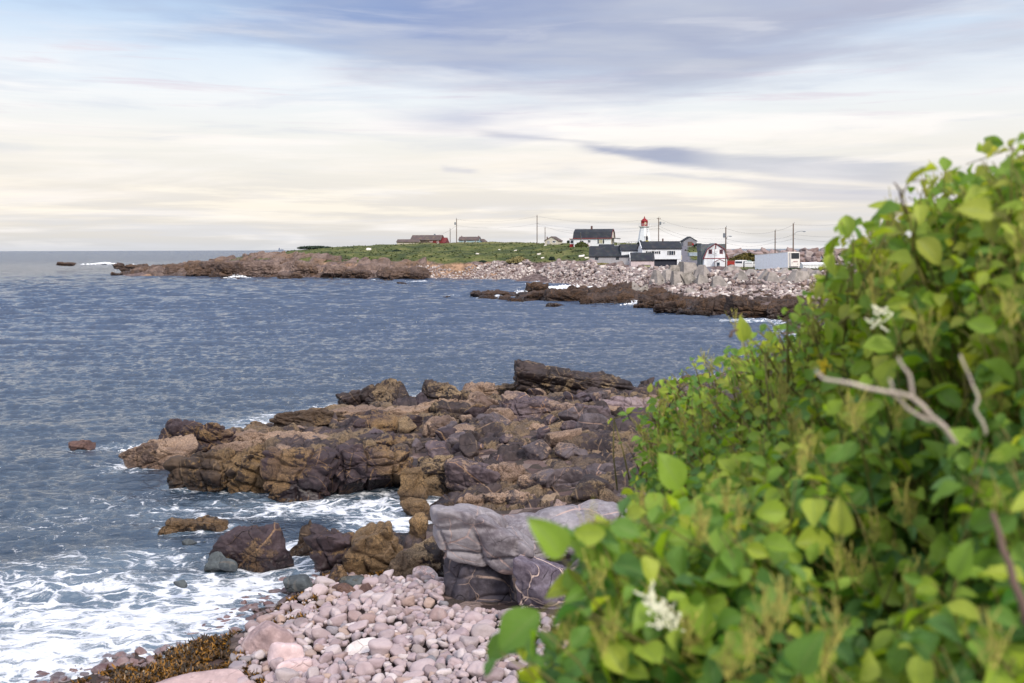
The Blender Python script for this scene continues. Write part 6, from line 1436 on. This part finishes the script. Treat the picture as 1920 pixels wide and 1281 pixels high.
def build_leaves(L_):
    n = len(L_); P = np.array([l[0] for l in L_]); A = np.array([l[1] for l in L_]); N = np.array([l[2] for l in L_]); S_ = np.array([l[3] for l in L_]); tn_ = np.array([l[4] for l in L_]); b_ = np.array([l[5] for l in L_])
    B = np.cross(N, A); V_ = np.zeros((n, 8, 5, 3)); UVt = np.zeros((n, 8, 5, 3))
    droop = .26 + .18 * b_; fold = .24 + .26 * np.random.RandomState(1).rand(n); asp = .31 + .10 * np.random.RandomState(2).rand(n); ph = np.random.RandomState(3).rand(n) * 6
    for i, t_ in enumerate(TS):
        for j, s_ in enumerate(SS):
            wv_ = 0.035 * np.sin(t_ * 11 + ph + s_ * 2) * abs(s_)
            u = t_ * S_ ; v = s_ * wprof[i] * asp * S_; z_ = (-droop * t_ ** 2 + fold * abs(s_) * wprof[i] * .6 + wv_ + .05 * s_ * np.sin(ph)) * S_
            if i == 0: u = u + (abs(s_) * -.03) * S_
            V_[:, i, j] = P + A * u[:, None] + B * v[:, None] + N * z_[:, None]
            UVt[:, i, j, 0] = s_; UVt[:, i, j, 1] = t_; UVt[:, i, j, 2] = tn_
    b0 = np.arange(n)[:, None, None] * 40 + np.arange(7)[None, :, None] * 5 + np.arange(4)[None, None]
    F = np.stack([b0, b0 + 1, b0 + 6, b0 + 5], 3).reshape(-1, 4)
    me = npmesh("foliage", V_.reshape(-1, 3), F); vattr(me, 'leaf', UVt.reshape(-1, 3)); return me
m_leaf = bpy.data.materials.new("knotweed_leaf"); m_leaf.use_nodes = True
t = NT(m_leaf.node_tree); t.n.clear(); o_ = t.node('ShaderNodeOutputMaterial'); b = t.node('ShaderNodeBsdfPrincipled'); tr = t.node('ShaderNodeBsdfTranslucent'); mx = t.node('ShaderNodeMixShader')
av = t.attr('leaf', 1); s_, t_, tn_ = t.sep(av); sa = t.m('ABSOLUTE', s_)
geo = t.node('ShaderNodeNewGeometry'); P = geo.outputs['Position']
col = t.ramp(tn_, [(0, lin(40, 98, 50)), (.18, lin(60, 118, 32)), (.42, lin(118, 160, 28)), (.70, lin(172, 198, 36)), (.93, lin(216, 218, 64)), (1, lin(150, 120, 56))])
mid = t.ss(sa, .07, .02); vn = t.m('FRACT', t.m('SUBTRACT', t.m('MULTIPLY', t_, 7.0), t.m('MULTIPLY', sa, 2.2)))
vk = t.m('MULTIPLY', t.ss(t.m('ABSOLUTE', t.m('SUBTRACT', vn, .5)), .40, .49), .35)
col = t.mix(t.m('MAXIMUM', t.m('MULTIPLY', mid, .7), vk), col, lin(140, 158, 70))
nn_ = t.noise(P, 30, 4, .6); col = t.mix(t.m('MULTIPLY', t.ss(nn_, .45, .7), .3), col, t.mix(1.0, col, (.6, .65, .5, 1), 'MULTIPLY'))
sp = t.m('MULTIPLY', t.ss(t.noise(P, 60, 3, .6), .66, .72), t.ss(t.noise(P, 3, 2), .5, .6)); col = t.mix(sp, col, lin(120, 84, 40))
bk = geo.outputs['Backfacing']; col = t.mix(t.m('MULTIPLY', bk, .45), col, lin(110, 138, 84))
t.put(b.inputs['Base Color'], col); b.inputs['Roughness'].default_value = .5; b.inputs['Specular IOR Level'].default_value = .3
t.put(b.inputs['Normal'], t.bump(t.m('ADD', t.m('MULTIPLY', vk, -1.5), nn_), .5, .002))
t.put(tr.inputs['Color'], t.mix(.5, col, lin(150, 180, 40))); mx.inputs[0].default_value = .46
t.l.new(b.outputs[0], mx.inputs[1]); t.l.new(tr.outputs[0], mx.inputs[2]); t.l.new(mx.outputs[0], o_.inputs[0])
m_stem = simple("knotweed_cane", lin(120, 112, 58), .6, var=.25, scale=8); m_spike = simple("seed_spike", lin(166, 158, 78), .8, var=.2, scale=30); m_bloss = simple("cream_blossom", lin(226, 224, 196), .8, scale=40); m_yel = simple("yellow_flower", lin(216, 190, 40), .7, scale=40)
for k, (nm, cx, cy, label) in enumerate(PL):
    c = centres[k]; gx_, gy_ = c[0] + .25, c[1] + .3; gz_ = tz(gx_, gy_)
    r = empty("knotweed", (gx_, gy_, gz_), 0, label, "shrub", "knotweed plants of the thicket"); off = np.array([gx_, gy_, gz_])
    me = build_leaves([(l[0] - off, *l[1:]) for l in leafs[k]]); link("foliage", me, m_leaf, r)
    bm = bmesh.new()
    for b_, m_, tp_, rd in stems[k]: tube(bm, [b_ - off, m_ - off, tp_ - off], rd, rd * .5, 4)
    bs_ = bases[k]
    for j in range(min(9, len(bs_))):
        b_ = bs_[rs.randint(len(bs_))] - off; g0 = np.array([rs.normal() * .3, rs.normal() * .3, -.3]); md = (g0 + b_) / 2 + np.array([.12, .12, .15])
        tube(bm, [g0, md, b_], .011, .006, 6)
    for j in range(min(70, len(bs_))):      # side branches joining the shoots to one another
        a_ = bs_[rs.randint(len(bs_))] - off; dn = np.array([rs.uniform(.05, .35), rs.uniform(.05, .4), -rs.uniform(.3, .8)])
        tube(bm, [a_, a_ + dn * .5 + rs.normal(size=3) * .03, a_ + dn], .004, .007, 5)
    bm_obj("stem", bm, m_stem, r, smooth=True)
    for p, kind in spikes[k]:
        bm = bmesh.new(); nn2 = rs.randint(9, 16) if kind == 0 else 16; big = .75 if p[1] < 4 else 1.0
        for j in range(nn2):
            d0 = nz(np.array([rs.normal() * .28, rs.normal() * .28, 1])) if kind == 0 else nz(rs.normal(size=3) + [0, 0, .6])
            ln = (rs.uniform(.06, .13) if kind == 0 else rs.uniform(.02, .05)) * big; st = np.array([rs.normal() * .006, rs.normal() * .006, rs.uniform(-.03, .02)])
            pts = [st + d0 * ln * q + rs.normal(size=3) * .0025 for q in np.linspace(0, 1, 6)]
            for a_, b_ in zip(pts[:-1], pts[1:]): tube(bm, [a_, b_], rs.uniform(.0009, .0022) * (1 if kind == 0 else 2.2), .0010, 4)
        bm_obj("flower_spike" if kind == 0 else "blossom", bm, m_spike if kind == 0 else (m_bloss if kind == 1 else m_yel), r, loc=tuple(p - off))
# bare dead wood in the thicket
m_dead = simple("bleached_wood", lin(186, 172, 158), .8, var=.15, scale=20, stretch=(1, 1, .3)); m_dtw = simple("dark_twig", lin(104, 84, 74), .8)
def branch(paths, label, mat=m_dead, name="dead_branch"):
    o0 = aty(*paths[0][0][0]); r = empty(name, tuple(o0), 0, label, "branch")
    for pts, r0_, r1_ in paths:
        P_ = [aty(*p) - o0 for p in pts]; dn = [P_[0]]
        for a_, b_ in zip(P_[:-1], P_[1:]): dn += [a_ + (b_ - a_) * .5 + rs.normal(size=3) * .003, b_]
        bm = bmesh.new(); tube(bm, dn, r0_, r1_, 8); bm_obj("twig", bm, mat, r, smooth=True)
branch([([(1790, 830, 1.95), (1745, 780, 1.9), (1710, 745, 1.88), (1665, 735, 1.86), (1600, 720, 1.86), (1550, 712, 1.88), (1530, 695, 1.9)], .0055, .0026), ([(1712, 747, 1.88), (1708, 715, 1.87), (1695, 690, 1.87), (1684, 670, 1.88)], .004, .0022), ([(1745, 790, 1.9), (1700, 765, 1.88), (1675, 740, 1.87), (1668, 710, 1.87)], .0036, .0022)], "forked bleached dead branch lying across the middle of the thicket")
branch([([(1848, 815, 2.0), (1842, 790, 1.98), (1828, 765, 1.97), (1833, 740, 1.97), (1818, 705, 1.97), (1800, 665, 1.97)], .0032, .002)], "thin crooked bleached twig standing right of the forked branch")
branch([([(1925, 1170, 1.75), (1900, 1090, 1.76), (1880, 1030, 1.78), (1860, 960, 1.8)], .009, .005)], "dark reddish bare stem slanting at the lower right edge", m_dtw, "dead_branch")
branch([([(1368, 632, 4.2), (1372, 622, 4.2), (1384, 618, 4.2)], .008, .004)], "short dark curled twig poking out over the water above the thicket", m_dtw, "dead_branch")
branch([([(1700, 400, 2.95), (1688, 365, 2.92), (1682, 350, 2.9), (1676, 342, 2.9)], .004, .002), ([(1690, 368, 2.92), (1705, 340, 2.9), (1735, 338, 2.9)], .003, .0015)], "thin dark sprig with withered leaves sticking into the sky at the upper right", m_dtw, "bare_sprig")

# low undergrowth clothing the bank behind and below the thicket
rs = np.random.RandomState(44); n = 60000
X = rs.uniform(0.5, 26, n); Yv = rs.uniform(3.0, 62, n); Z = terrain(X, Yv)
ok = (Z > 2.0) & (X > .30 * Yv ** .9) & (fbm(np.stack([X, Yv, 0 * X], 1) * .5, 3, 14) > -.5); X, Yv, Z = X[ok], Yv[ok], Z[ok]; n = len(X)
hh = .25 + .5 * np.maximum(0, fbm(np.stack([X, Yv, 0 * X], 1) * .35, 3, 15) + .4); c = np.stack([X, Yv, Z + rs.rand(n) * hh], 1)
a = rs.normal(size=(n, 3)); a /= np.linalg.norm(a, axis=1)[:, None]; b_ = np.cross(a, rs.normal(size=(n, 3))); b_ /= np.linalg.norm(b_, axis=1)[:, None]; s_ = (.10 * rs.uniform(.6, 1.4, n))[:, None]
V_ = np.stack([c - a * s_, c - b_ * s_ * .55, c + a * s_, c + b_ * s_ * .55], 1).reshape(-1, 3)
tag(link("undergrowth", npmesh("undergrowth", V_, np.arange(n * 4).reshape(n, 4), False), shrub_mat("undergrowth_leaves", lin(58, 88, 30), lin(104, 126, 40))), "low leafy undergrowth covering the bank behind the thicket", "undergrowth", kind='stuff')
